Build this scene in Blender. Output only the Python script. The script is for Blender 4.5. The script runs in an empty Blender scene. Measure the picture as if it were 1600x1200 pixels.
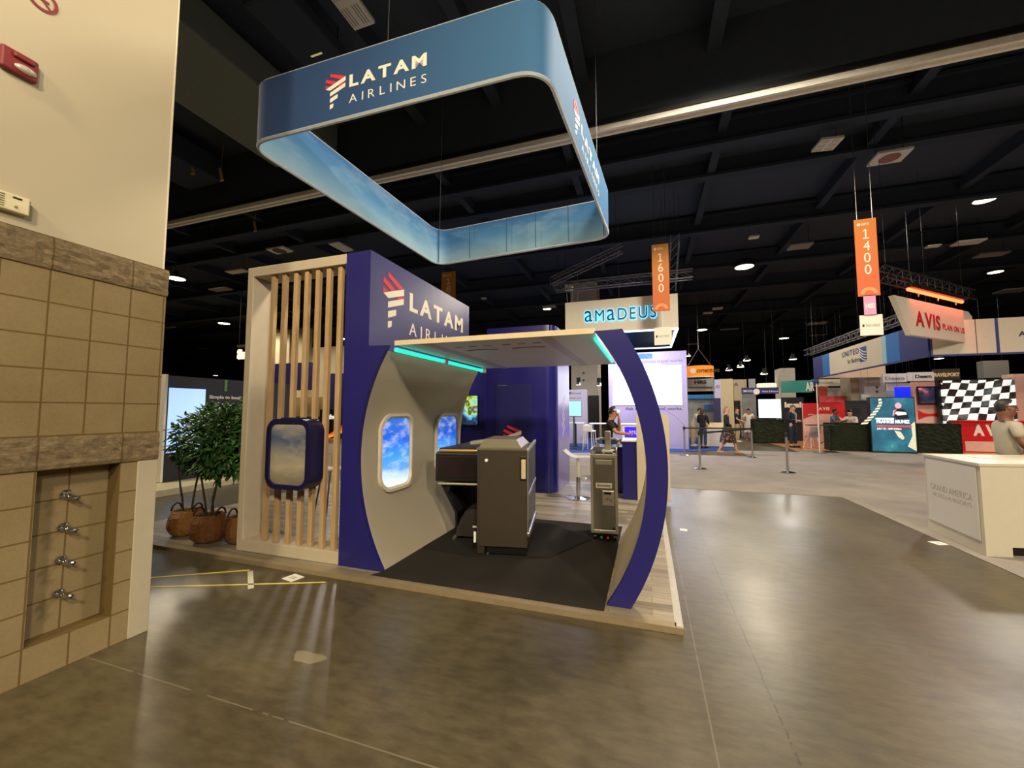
import bpy, bmesh, math, random
from mathutils import Vector, Matrix, Euler
R = math.radians
sc = bpy.context.scene
COL = sc.collection
random.seed(7)

# ------------------------------------------------------------------ camera
FPX, HORIZON, CAM_H = 630.0, 642.0, 1.55
PITCH = math.atan((HORIZON - 600) / FPX)
YAW = math.atan(212 / math.hypot(FPX, HORIZON - 600))
cam_data = bpy.data.cameras.new('camera')
cam_data.sensor_fit = 'HORIZONTAL'; cam_data.sensor_width = 36.0
cam_data.lens = 36.0 * FPX / 1600.0
cam_data.clip_end = 300
cam = bpy.data.objects.new('camera', cam_data); COL.objects.link(cam)
cam.location = (0, 0, CAM_H)
cam.rotation_euler = (math.pi / 2 + PITCH, 0, YAW)
sc.camera = cam

# ------------------------------------------------------------------ view, world
sc.view_settings.view_transform = 'Standard'
sc.view_settings.look = 'None'
sc.view_settings.exposure = 0.0
sc.view_settings.gamma = 1.0
sc.view_settings.use_curve_mapping = False
w = bpy.data.worlds.new('hall_air'); sc.world = w; w.use_nodes = True
w.node_tree.nodes['Background'].inputs[0].default_value = (0.55, 0.62, 0.8, 1)
w.node_tree.nodes['Background'].inputs[1].default_value = 0.012
try:
    sc.cycles.max_bounces = 6; sc.cycles.sample_clamp_indirect = 4.0
    sc.cycles.caustics_reflective = False; sc.cycles.caustics_refractive = False
except Exception:
    pass

# ------------------------------------------------------------------ pixel -> place
def ray(px, py):
    c0, c1, c2 = px - 800, -(py - 600), FPX
    u = c1 * math.cos(PITCH) + c2 * math.sin(PITCH)
    f = -c1 * math.sin(PITCH) + c2 * math.cos(PITCH)
    s, k = math.sin(YAW), math.cos(YAW)
    return Vector((c0 * k - f * s, c0 * s + f * k, u))
def at_y(px, py, y):
    d = ray(px, py); t = y / d.y
    return Vector((0, 0, CAM_H)) + d * t
def at_x(px, py, x):
    d = ray(px, py); t = x / d.x
    return Vector((0, 0, CAM_H)) + d * t
def at_z(px, py, z):
    d = ray(px, py); t = (z - CAM_H) / d.z
    return Vector((0, 0, CAM_H)) + d * t

# ------------------------------------------------------------------ materials
def lin(c):
    if isinstance(c, str):
        c = c.lstrip('#'); c = tuple(int(c[i:i + 2], 16) / 255 for i in (0, 2, 4))
    return tuple((v / 12.92 if v <= 0.04045 else ((v + 0.055) / 1.055) ** 2.4) for v in c) + (1.0,)
class NT:
    def __init__(s, name):
        s.m = bpy.data.materials.new(name); s.m.use_nodes = True
        s.t = s.m.node_tree; s.b = s.t.nodes['Principled BSDF']; s.o = s.t.nodes['Material Output']
    def n(s, typ, **kw):
        nd = s.t.nodes.new(typ)
        for k, v in kw.items():
            setattr(nd, k, v)
        return nd
    def l(s, a, b): s.t.links.new(a, b)
    def val(s, nd, key, v):
        if hasattr(v, 'is_linked') or hasattr(v, 'links'): s.l(v, nd.inputs[key])
        else: nd.inputs[key].default_value = v
    def math(s, op, a, b=0.0, c=None):
        nd = s.n('ShaderNodeMath', operation=op)
        s.val(nd, 0, a); s.val(nd, 1, b)
        if c is not None: s.val(nd, 2, c)
        return nd.outputs[0]
    def mix(s, fac, a, b, mode='MIX'):
        nd = s.n('ShaderNodeMix', data_type='RGBA', blend_type=mode)
        s.val(nd, 0, fac); s.val(nd, 6, a); s.val(nd, 7, b)
        return nd.outputs[2]
    def ramp(s, fac, stops):
        nd = s.n('ShaderNodeValToRGB'); cr = nd.color_ramp
        while len(cr.elements) < len(stops): cr.elements.new(0.5)
        for e, (p, c) in zip(cr.elements, stops):
            e.position = p; e.color = c if len(c) == 4 else lin(c)
        s.l(fac, nd.inputs[0]); return nd.outputs[0]
    def pos(s):
        g = s.n('ShaderNodeNewGeometry'); x = s.n('ShaderNodeSeparateXYZ'); s.l(g.outputs['Position'], x.inputs[0])
        return g.outputs['Position'], x.outputs[0], x.outputs[1], x.outputs[2]
    def noise(s, vec, scale, detail=4, rough=0.5, out=0):
        nd = s.n('ShaderNodeTexNoise')
        nd.inputs['Scale'].default_value = scale; nd.inputs['Detail'].default_value = detail
        nd.inputs['Roughness'].default_value = rough
        if vec is not None: s.l(vec, nd.inputs['Vector'])
        return nd.outputs[out]
    def scale(s, vec, v):
        nd = s.n('ShaderNodeMapping'); nd.inputs['Scale'].default_value = v; s.l(vec, nd.inputs['Vector'])
        return nd.outputs[0]
    def bump(s, h, strength=0.3, dist=0.01):
        nd = s.n('ShaderNodeBump'); nd.inputs['Strength'].default_value = strength
        nd.inputs['Distance'].default_value = dist; s.l(h, nd.inputs['Height']); s.l(nd.outputs[0], s.b.inputs['Normal'])
_mats = {}
def M(name, col, rough=0.5, metal=0.0, emit=None, es=1.0, var=0.06, nscale=12.0, bump=0.0, spec=0.5, coat=0.0):
    if name in _mats: return _mats[name]
    t = NT(name); b = t.b
    c = lin(col)
    p, _, _, _ = t.pos()
    n = t.noise(p, nscale, 3)
    hi = tuple(min(1, v * (1 + var)) for v in c[:3]) + (1,); lo = tuple(v * (1 - var) for v in c[:3]) + (1,)
    t.l(t.ramp(n, [(0.3, lo), (0.7, hi)]), b.inputs['Base Color'])
    b.inputs['Roughness'].default_value = rough; b.inputs['Metallic'].default_value = metal
    b.inputs['Specular IOR Level'].default_value = spec
    if coat: b.inputs['Coat Weight'].default_value = coat; b.inputs['Coat Roughness'].default_value = 0.1
    if emit is not None:
        b.inputs['Emission Color'].default_value = lin(emit); b.inputs['Emission Strength'].default_value = es
    if bump:
        t.bump(t.noise(p, nscale * 6, 3), bump, 0.01)
    _mats[name] = t.m
    return t.m

def mat_concrete():
    t = NT('polished_concrete'); p, x, y, z = t.pos()
    n1 = t.noise(p, 0.55, 6, 0.6); n2 = t.noise(p, 3.2, 8, 0.65); n3 = t.noise(p, 24, 4, 0.6); n4 = t.noise(t.scale(p, (1.0, 0.45, 1.0)), 1.4, 5, 0.55)
    a = t.ramp(n1, [(0.2, '#3e3621'), (0.5, '#48402d'), (0.8, '#504734')])
    c = t.mix(0.35, a, t.ramp(n2, [(0.15, '#3a3320'), (0.85, '#564e3c')]))
    c = t.mix(0.2, c, t.ramp(n3, [(0.15, '#363121'), (0.85, '#564d3a')]))
    c = t.mix(0.42, c, t.ramp(n4, [(0.33, '#2d2a19'), (0.5, '#4c412a'), (0.67, '#685f44')]))
    c = t.mix(0.17, c, t.ramp(t.noise(t.scale(p, (1, 2.6, 1)), 6.0, 6, 0.7), [(0.38, '#272414'), (0.62, '#7c7258')]))
    def line(v, at, w, nz=0.0):
        d = t.math('ABSOLUTE', t.math('SUBTRACT', v, at))
        return t.math('LESS_THAN', d, w)
    wob = t.math('MULTIPLY', t.math('SUBTRACT', n2, 0.5), 0.05)
    j1 = line(y, 1.66, 0.004); j2 = line(x, 0.262, 0.004)
    j3 = line(t.math('ADD', x, wob), 0.60, 0.006); j3 = t.math('MULTIPLY', j3, t.math('GREATER_THAN', n3, 0.47))
    brk = t.math('GREATER_THAN', n2, 0.42)
    c = t.mix(t.math('MULTIPLY', j1, brk), c, lin('#6d6551'))
    c = t.mix(t.math('MULTIPLY', j2, brk), c, lin('#68604d'))
    c = t.mix(t.math('MULTIPLY', j3, 0.7), c, lin('#231e15'))
    t.l(c, t.b.inputs['Base Color'])
    n5 = t.noise(p, 0.9, 1, 0.4); r = t.n('ShaderNodeMapRange'); t.l(n5, r.inputs[0])
    r.inputs[1].default_value = 0.3; r.inputs[2].default_value = 0.7; r.inputs[3].default_value = 0.30; r.inputs[4].default_value = 0.42
    t.l(r.outputs[0], t.b.inputs['Roughness'])
    t.b.inputs['Specular IOR Level'].default_value = 0.5
    return t.m
def mat_block(rough_face=False):
    t = NT('split_face_block' if rough_face else 'smooth_block'); p, x, y, z = t.pos()
    n1 = t.noise(p, 2.5, 3); n2 = t.noise(p, 60, 6, 0.7); n3 = t.noise(t.scale(p, (30, 30, 60)), 1.0, 8, 0.75)
    if rough_face:
        c = t.ramp(n3, [(0.3, '#625339'), (0.5, '#7b6a4f'), (0.68, '#938466')])
    else:
        c = t.mix(0.25, t.ramp(n1, [(0.3, '#7e6c4a'), (0.7, '#8c7b58')]), t.ramp(n2, [(0.35, '#756546'), (0.65, '#938262')]))
    pitch = 0.4 if rough_face else 0.2
    def joint(v, off, per, wd):
        f = t.math('FRACT', t.math('DIVIDE', t.math('SUBTRACT', v, off), per))
        d = t.math('MINIMUM', f, t.math('SUBTRACT', 1.0, f))
        return t.math('LESS_THAN', d, wd / per)
    jy = joint(y, 1.77, pitch, 0.0045); jz = joint(z, 0.0, 0.2, 0.0045)
    j = t.math('MAXIMUM', jy, jz)
    c = t.mix(j, c, lin('#624f2b'))
    t.l(c, t.b.inputs['Base Color']); t.b.inputs['Roughness'].default_value = 0.85
    t.b.inputs['Specular IOR Level'].default_value = 0.25
    h = t.math('SUBTRACT', t.math('MULTIPLY', n3 if rough_face else n2, 1.0 if rough_face else 0.25), t.math('MULTIPLY', j, 1.0))
    t.bump(h, 0.8 if rough_face else 0.5, 0.012)
    return t.m
def mat_planks(name, cols, plank=(1.0, 0.11), rough=0.35):
    t = NT(name); p, x, y, z = t.pos()
    br = t.n('ShaderNodeTexBrick'); t.l(p, br.inputs['Vector'])
    br.inputs['Scale'].default_value = 1.0; br.inputs['Brick Width'].default_value = plank[0]; br.inputs['Row Height'].default_value = plank[1]
    br.inputs['Mortar Size'].default_value = 0.0025; br.offset = 0.37
    br.inputs['Color1'].default_value = lin(cols[0]); br.inputs['Color2'].default_value = lin(cols[1]); br.inputs['Mortar'].default_value = lin(cols[3])
    g = t.noise(t.scale(p, (2.2, 30, 1)), 1.0, 6, 0.65)
    c = t.mix(0.4, br.outputs['Color'], t.ramp(g, [(0.3, cols[2]), (0.7, cols[1])]))
    t.l(c, t.b.inputs['Base Color']); t.b.inputs['Roughness'].default_value = rough
    return t.m
def mat_wood(name, a, b, axis='Z', rough=0.55):
    t = NT(name); p, x, y, z = t.pos()
    s = {'Z': (40, 40, 2.2), 'X': (2.2, 40, 40), 'Y': (40, 2.2, 40)}[axis]
    g = t.noise(t.scale(p, s), 1.0, 5, 0.6)
    k = t.noise(p, 5.0, 2)
    c = t.mix(0.3, t.ramp(g, [(0.3, a), (0.7, b)]), t.ramp(k, [(0.3, a), (0.7, b)]))
    t.l(c, t.b.inputs['Base Color']); t.b.inputs['Roughness'].default_value = rough
    return t.m
def mat_carpet(name, a, b, scale=160):
    t = NT(name); p, x, y, z = t.pos()
    n = t.noise(p, scale, 3); m = t.noise(p, 1.3, 5, 0.6)
    c = t.mix(0.4, t.ramp(n, [(0.3, a), (0.7, b)]), t.ramp(m, [(0.35, a), (0.65, b)]))
    t.l(c, t.b.inputs['Base Color']); t.b.inputs['Roughness'].default_value = 0.95; t.b.inputs['Specular IOR Level'].default_value = 0.15
    t.bump(n, 0.4, 0.004)
    return t.m
def mat_sky(name, zlo, zhi, stops, emit=0.0, along='x', cs=(1.0, 1.0, 2.2), cl=3.0, camt=0.5, cloud='#dfe8ee', rough=0.6):
    """printed sky picture: a vertical run of colours with streaky clouds"""
    t = NT(name); p, x, y, z = t.pos()
    f = t.n('ShaderNodeMapRange'); t.l(z, f.inputs[0]); f.inputs[1].default_value = zlo; f.inputs[2].default_value = zhi
    n = t.noise(t.scale(p, cs), cl, 7, 0.6); n2 = t.noise(t.scale(p, cs), cl * 0.4, 4, 0.5)
    ff = t.math('ADD', f.outputs[0], t.math('MULTIPLY', t.math('SUBTRACT', n2, 0.5), 0.35))
    c = t.ramp(ff, stops)
    m = t.ramp(n, [(0.48, (0, 0, 0, 1)), (0.7, (1, 1, 1, 1))])
    c = t.mix(t.math('MULTIPLY', m, camt), c, lin(cloud))
    t.l(c, t.b.inputs['Base Color']); t.b.inputs['Roughness'].default_value = rough
    if emit:
        t.l(c, t.b.inputs['Emission Color']); t.b.inputs['Emission Strength'].default_value = emit
    return t.m
def mat_wicker(name, a, b):
    t = NT(name); p, x, y, z = t.pos()
    wv = t.n('ShaderNodeTexWave', bands_direction='Z'); wv.inputs['Scale'].default_value = 26; wv.inputs['Distortion'].default_value = 3.0; t.l(p, wv.inputs['Vector'])
    n = t.noise(p, 30, 3)
    c = t.mix(0.5, t.ramp(wv.outputs[0], [(0.2, a), (0.8, b)]), t.ramp(n, [(0.3, a), (0.7, b)]))
    t.l(c, t.b.inputs['Base Color']); t.b.inputs['Roughness'].default_value = 0.6
    t.bump(wv.outputs[0], 0.6, 0.01)
    return t.m
def emit(name, col, s=1.0):
    return M(name, col, 0.4, 0, col, s)

# ------------------------------------------------------------------ mesh helper
class MB:
    def __init__(s): s.bm = bmesh.new()
    def _put(s, fn, mat4):
        r = fn(s.bm)
        if mat4 is not None: bmesh.ops.transform(s.bm, matrix=mat4, verts=r['verts'])
        return r['verts']
    def box(s, a, b, bevel=0.0, rot=None, seg=2):
        a, b = Vector(a), Vector(b); c = (a + b) / 2; d = b - a
        tmp = bmesh.new(); bmesh.ops.create_cube(tmp, size=1.0)
        bmesh.ops.scale(tmp, vec=(abs(d.x), abs(d.y), abs(d.z)), verts=tmp.verts)
        if bevel > 0:
            bmesh.ops.bevel(tmp, geom=list(tmp.edges), offset=min(bevel, 0.49 * min(abs(v) for v in d)), segments=seg, affect='EDGES', profile=0.5)
        m = Matrix.Translation(c)
        if rot is not None: m = m @ Euler(rot).to_matrix().to_4x4()
        tmp.transform(m); s._merge(tmp); return s
    def _merge(s, tmp):
        me = bpy.data.meshes.new('tmp'); tmp.to_mesh(me); tmp.free(); s.bm.from_mesh(me); bpy.data.meshes.remove(me)
    def cyl(s, p0, p1, r, r2=None, seg=16, cap=True):
        p0, p1 = Vector(p0), Vector(p1); d = p1 - p0
        if d.length < 1e-6: return s
        m = Matrix.Translation((p0 + p1) / 2) @ d.to_track_quat('Z', 'Y').to_matrix().to_4x4()
        bmesh.ops.create_cone(s.bm, cap_ends=cap, segments=seg, radius1=r, radius2=r if r2 is None else r2, depth=d.length, matrix=m)
        return s
    def ball(s, c, r, sc_=(1, 1, 1), seg=12, rings=8):
        m = Matrix.Translation(Vector(c)) @ Matrix.Diagonal((sc_[0], sc_[1], sc_[2], 1))
        bmesh.ops.create_uvsphere(s.bm, u_segments=seg, v_segments=rings, radius=r, matrix=m); return s
    def tube(s, pts, r, seg=8):
        pts = [Vector(p) for p in pts]; rings = []
        for i, p in enumerate(pts):
            d = (pts[min(i + 1, len(pts) - 1)] - pts[max(i - 1, 0)]).normalized()
            q = d.to_track_quat('Z', 'Y'); rr = r[i] if isinstance(r, (list, tuple)) else r
            rings.append([s.bm.verts.new(p + q @ Vector((rr * math.cos(2 * math.pi * k / seg), rr * math.sin(2 * math.pi * k / seg), 0))) for k in range(seg)])
        for a, b in zip(rings, rings[1:]):
            for k in range(seg): s.bm.faces.new((a[k], a[(k + 1) % seg], b[(k + 1) % seg], b[k]))
        s.bm.faces.new(rings[0][::-1]); s.bm.faces.new(rings[-1]); return s
    def lathe(s, prof, c=(0, 0, 0), seg=24, sc_=(1, 1), weave=False):
        c = Vector(c); rings = []
        if weave:      # basket work: vertical ribs crossed by wavy rows
            full = []
            for (r0, z0), (r1, z1) in zip(prof, prof[1:]):
                n = max(1, int(abs(z1 - z0) / 0.012)); full += [(r0 + (r1 - r0) * k / n, z0 + (z1 - z0) * k / n) for k in range(n)]
            prof = full + [prof[-1]]
            for i, (r, z) in enumerate(prof):
                rings.append([s.bm.verts.new(c + Vector((r * f * math.cos(2 * math.pi * k / seg), r * f * math.sin(2 * math.pi * k / seg), z))) for k in range(seg) for f in [1 + 0.022 * math.cos(18 * 2 * math.pi * k / seg) + 0.012 * (1 if (i + (k * 18 // seg)) % 2 else -1)]])
            for a, b in zip(rings, rings[1:]):
                for k in range(seg): s.bm.faces.new((a[k], a[(k + 1) % seg], b[(k + 1) % seg], b[k]))
            s.bm.faces.new(rings[0][::-1]); return s
        for r, z in prof:
            rings.append([s.bm.verts.new(c + Vector((max(r, 1e-4) * sc_[0] * math.cos(2 * math.pi * k / seg), max(r, 1e-4) * sc_[1] * math.sin(2 * math.pi * k / seg), z))) for k in range(seg)])
        for a, b in zip(rings, rings[1:]):
            for k in range(seg): s.bm.faces.new((a[k], a[(k + 1) % seg], b[(k + 1) % seg], b[k]))
        s.bm.faces.new(rings[0][::-1]); s.bm.faces.new(rings[-1]); return s
    def prism(s, pts, vec):
        """pts: 3-D outline, swept by vec"""
        pts = [Vector(p) for p in pts]; vec = Vector(vec)
        a = [s.bm.verts.new(p) for p in pts]; b = [s.bm.verts.new(p + vec) for p in pts]; n = len(pts)
        f1 = s.bm.faces.new(a); f2 = s.bm.faces.new(b[::-1])
        for k in range(n): s.bm.faces.new((a[k], b[k], b[(k + 1) % n], a[(k + 1) % n]))
        return s
    def grid(s, rows, thick=None):
        """rows: list of lists of points"""
        v = [[s.bm.verts.new(Vector(p)) for p in r] for r in rows]
        for a, b in zip(v, v[1:]):
            for k in range(len(a) - 1): s.bm.faces.new((a[k], a[k + 1], b[k + 1], b[k]))
        return s
    def build(s, name, mat, parent=None, smooth=False, world=True, sub=0):
        bmesh.ops.recalc_face_normals(s.bm, faces=s.bm.faces)
        if parent is not None and world:
            off = Vector((0, 0, 0)); q = parent
            M4 = basis(parent).inverted()
            s.bm.transform(M4)
        me = bpy.data.meshes.new(name); s.bm.to_mesh(me); s.bm.free()
        return link(name, me, mat, parent, smooth)
def basis(o):
    m = Matrix.Translation(o.location) @ o.rotation_euler.to_matrix().to_4x4()
    return basis(o.parent) @ m if o.parent else m
def link(name, me, mat, parent=None, smooth=False):
    o = bpy.data.objects.new(name, me); COL.objects.link(o)
    if mat is not None: me.materials.append(mat)
    if parent is not None: o.parent = parent
    if smooth:
        for p in me.polygons: p.use_smooth = True
        try: me.set_sharp_from_angle(angle=R(40))
        except Exception: pass
    return o
def thing(name, label, cat, loc=(0, 0, 0), rz=0.0, group=None):
    o = bpy.data.objects.new(name, None); COL.objects.link(o); o.empty_display_size = 0.1
    o.location = loc; o.rotation_euler = (0, 0, rz)
    return tag(o, label, cat, group)
def tag(o, label, cat, group=None):
    o['label'] = label; o['category'] = cat
    if group: o['group'] = group
    return o
def struct(o, label=None):
    o['kind'] = 'structure'
    if label: o['label'] = label
    return o
def part(o, label): o['label'] = label; return o
def kids(o): return [c for c in bpy.data.objects if c.parent == o]
def dup(o, loc=None, rz=None, label=None, parent=None):
    c = o.copy(); COL.objects.link(c)
    if parent is not None: c.parent = parent
    if loc is not None: c.location = loc
    if rz is not None: c.rotation_euler = (0, 0, rz)
    if label: c['label'] = label
    for k in kids(o): dup(k, parent=c)
    return c
def rrect(w, h, r, n=6):
    pts = []
    for cx, cy, a0 in ((w / 2 - r, h / 2 - r, 0), (-w / 2 + r, h / 2 - r, 90), (-w / 2 + r, -h / 2 + r, 180), (w / 2 - r, -h / 2 + r, 270)):
        for k in range(n + 1):
            a = R(a0 + 90 * k / n); pts.append((cx + r * math.cos(a), cy + r * math.sin(a)))
    return pts
_font = {}
def glyph_mesh(txt, depth, bold):
    key = (txt, depth, bold)
    if key not in _font:
        c = bpy.data.curves.new('t', 'FONT'); c.body = txt; c.size = 1.0; c.extrude = 0.0; c.offset = bold; c.resolution_u = 4
        o = bpy.data.objects.new('t', c); COL.objects.link(o)
        bpy.context.view_layer.update()
        dg = bpy.context.evaluated_depsgraph_get()
        me = bpy.data.meshes.new_from_object(o.evaluated_get(dg))
        vs = [tuple(v.co) for v in me.vertices]; fs = [tuple(p.vertices) for p in me.polygons]
        bpy.data.objects.remove(o); bpy.data.curves.remove(c); bpy.data.meshes.remove(me)
        _font[key] = (vs, fs)
    return _font[key]
def text(parent, txt, o, right, up, w, h, mat, depth=0.004, bold=0.02, name='lettering', each=False, slant=0.0):
    """letters filling the box o + right*w + up*h, standing depth proud of the surface"""
    o = Vector(o); right = Vector(right).normalized(); up = Vector(up).normalized(); nrm = right.cross(up)
    bm = bmesh.new()
    def lay(s, ox, ww, hh):
        vs, fs = glyph_mesh(s, 0, bold)
        if not vs: return
        x0 = min(v[0] for v in vs); x1 = max(v[0] for v in vs); y0 = min(v[1] for v in vs); y1 = max(v[1] for v in vs)
        sx = ww / max(x1 - x0, 1e-6); sy = hh / max(y1 - y0, 1e-6)
        pts = []
        for v in vs:
            a, b = ox + (v[0] - x0) * sx, (v[1] - y0) * sy
            pts.append(o + right * (a + slant * b) + up * b)
        top = [bm.verts.new(p + nrm * depth) for p in pts]; bot = [bm.verts.new(p - nrm * 0.002) for p in pts]
        edges = {}
        for f in fs:
            try: bm.faces.new([top[i] for i in f])
            except ValueError: continue
            for i, j in zip(f, f[1:] + f[:1]):
                edges[(i, j)] = edges.get((i, j), 0) + 1
        for (i, j) in edges:
            if (j, i) not in edges:
                try: bm.faces.new((top[j], top[i], bot[i], bot[j]))
                except ValueError: pass
    if each:
        ws = []
        for ch in txt:
            if ch == ' ': ws.append(0.35); continue
            vs, _ = glyph_mesh(ch, 0, bold); y1 = max(v[1] for v in vs) - min(v[1] for v in vs)
            ws.append((max(v[0] for v in vs) - min(v[0] for v in vs)) / (y1 if y1 > 0.3 else 1))
        gap = each if isinstance(each, float) else 0.18
        tot = sum(ws) + gap * (len(txt) - 1); x = 0
        for ch, cw in zip(txt, ws):
            if ch != ' ': lay(ch, x / tot * w, cw / tot * w, h)
            x += cw + gap
    else:
        lay(txt, 0, w, h)
    me = bpy.data.meshes.new(name)
    if parent is not None: bm.transform(basis(parent).inverted())
    bm.to_mesh(me); bm.free()
    return link(name, me, mat, parent)
X, Y, Z = Vector((1, 0, 0)), Vector((0, 1, 0)), Vector((0, 0, 1))

# ------------------------------------------------------------------ palette
NAVY = M('navy_laminate', '#24226c', 0.3, spec=0.5, var=0.03, nscale=3)
NAVY2 = M('dark_navy', '#191a55', 0.35, var=0.03)
CREAM = M('cream_panel', '#cbbd9f', 0.5, var=0.03, nscale=2)
WHITE = M('white_laminate', '#dcd6c8', 0.4, var=0.02)
PUREW = M('bright_white', '#efece4', 0.5, var=0.02)
BLACK = M('black_plastic', '#0c0c0e', 0.4)
BLACKM = M('black_steel', '#0d0e12', 0.55)
CHROME = M('chrome', '#c9c9c9', 0.12, 1.0, var=0.02)
STEEL = M('brushed_steel', '#a9a8a2', 0.32, 0.9, var=0.03)
ALU = M('aluminium', '#c9c4b5', 0.35, 0.7, var=0.03)
REDS = M('logo_red', '#e0313c', 0.5, var=0.02)
LETTER = M('white_lettering', '#f2e9da', 0.5, var=0.01)
GREYT = M('grey_lettering', '#8f8b84', 0.5)
DARKT = M('dark_lettering', '#23252b', 0.5)
CEIL = M('ceiling_black', '#3e4652', 0.9, spec=0.1)
CEILB = M('ceiling_beam_paint', '#343c48', 0.8, spec=0.15)
PANELW = M('white_fixture', '#d8d5cc', 0.5)
SCREENW = emit('screen_white', '#dff4f5', 1.0)
LAMPM = emit('lamp_glow', '#fff0c4', 9.0)
LAMPW = emit('lamp_glow_white', '#fff6e0', 9.0)

# ------------------------------------------------------------------ hall lamps (the light of the room)
def spot(name, loc, watts, col, size=0.45, cone=170, parent=None):
    l = bpy.data.lights.new(name, 'SPOT'); l.energy = watts; l.color = col; l.shadow_soft_size = size
    l.spot_size = R(cone); l.spot_blend = 0.2
    o = bpy.data.objects.new(name, l); COL.objects.link(o); o.location = loc
    return o
WARM = (1.0, 0.83, 0.57); MILD = (1.0, 0.87, 0.68); COOL = (1.0, 0.92, 0.84)
def high_bay(loc, label, watts=0, col=MILD, r=0.28, mat=None, lit=True, group=None):
    """round high-bay lamp: hook, driver, reflector bell, glowing lens"""
    x, y, z = loc
    t = thing('high_bay_lamp', label, 'ceiling lamp', (x, y, z), 0, group)
    MB().cyl((0, 0, 0.42), (0, 0, 9.29 - z), 0.003, seg=5).build('hanging_rod', BLACKM, t, world=False)
    MB().lathe([(0.09, 0.2), (0.11, 0.22), (0.11, 0.42), (0.06, 0.44)], seg=16).build('driver_housing', BLACKM, t, world=False)
    MB().lathe([(r * 0.45, 0.21), (r * 0.8, 0.14), (r, 0.02), (r * 0.97, 0.015), (r * 0.75, 0.13), (r * 0.4, 0.2)], seg=20).build('reflector', STEEL, t, True, world=False)
    MB().lathe([(0.001, 0.012), (r * 0.9, 0.02), (r * 0.9, 0.03), (0.001, 0.03)], seg=20).build('lens', (mat or LAMPM) if lit else PANELW, t, world=False)
    if watts: spot('high_bay_light', (x, y, z - 0.05), watts, col)
    return t
for loc, wt, col, lab in [
    ((-1.6, -6.6, 8.2), 2400, WARM, 'warm high-bay lamp behind the viewer, over the concrete aisle near the block wall'),
    ((3.4, -6.4, 8.2), 4200, WARM, 'warm high-bay lamp behind the viewer, over the grey carpet on the right'),
    ((1.6, 6.3, 7.9), 2200, MILD, 'added high-bay lamp straight above the right edge of the booth platform'),  # added out of view to light the white box sign's front
    ((9.5, -6.8, 8.2), 4500, MILD, 'added fill high-bay lamp behind the viewer, far right over the grey carpet'),  # added unseen fill, low angle into the booth from front right
    ((14.0, 3.0, 8.2), 1700, COOL, 'added high-bay lamp above the carpet well right of the white hotel counter'),  # added unseen lamp, lights the booth from the right
    ((-10.7, 3.2, 8.0), 1600, WARM, 'warm high-bay lamp hidden behind the block wall, over the stand left of the shrubs'),
]: high_bay(loc, lab, wt, col)
for px, py, z, wt, col, lab in [
    (1163, 418, 8.3, 1500, MILD, 'brightest glowing high-bay lamp, right of the orange 1600 banner'),
    (1097, 516, 8.3, 1300, COOL, 'glowing high-bay lamp just right of the white hanging sign with blue letters'),
    (1225, 529, 8.3, 1800, COOL, 'glowing high-bay lamp in the dark ceiling left of the slanted blue and white hanging sign'),
    (275, 436, 8.3, 1800, WARM, 'large glowing high-bay lamp right beside the edge of the block wall'),
    (350, 506, 8.3, 1800, WARM, 'glowing high-bay lamp between the block wall and the slat screen'),
    (537, 530, 8.3, 1500, WARM, 'glowing high-bay lamp seen beside the blue wall behind the last slat'),
]:
    p = at_z(px, py, z); high_bay(p, lab, wt, col, r=0.42)
for px, py, lab in [
    (1167, 564, 'small glowing high-bay lamp far away, above the cream column'),
    (1139, 579, 'left one of a close pair of far glowing high-bay lamps'),
    (1157, 574, 'right one of a close pair of far glowing high-bay lamps'),
    (1239, 562, 'far glowing high-bay lamp above the teal hanging banner'),
    (1194, 585, 'far glowing high-bay lamp over the navy hall banner'),
    (1074, 557, 'far glowing high-bay lamp beside the tall lavender screen wall'),
    (1467, 561, 'far glowing high-bay lamp under the right end of the blue and white hanging sign'),
    (250, 549, 'far glowing high-bay lamp touching the block wall edge'),
    (337, 587, 'far glowing high-bay lamp above the dark screen wall'),
    (408, 586, 'far glowing high-bay lamp seen between the frame and the first slat'),
    (252, 593, 'lowest far glowing high-bay lamp beside the block wall edge'),
    (904, 602, 'far glowing high-bay lamp in front of the pale square column'),
    (936, 603, 'far glowing high-bay lamp right of the pale square column')]:
    yy = 34 if py < 598 else 22
    p = at_y(px, py, yy); high_bay((p.x, p.y, min(p.z, 8.6)), lab, 0, r=0.26 if yy > 30 else 0.15, mat=LAMPW)
# added lamps further down the hall, put in to light the far stands
for loc, wt, lab in [((10.9, 17.5, 8.6), 1500, 'added high-bay lamp over the slanted blue and white hanging sign'), ((-14.0, 17.0, 8.6), 1800, 'added high-bay lamp behind the slat screen over the white wall blocks'), ((-6.5, 27, 8.6), 1500, 'added high-bay lamp far behind the navy storage room'), ((17, 27, 8.6), 1800, 'added high-bay lamp over the checkered flag screen')]:
    high_bay(loc, lab, wt, COOL, r=0.3)

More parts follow.
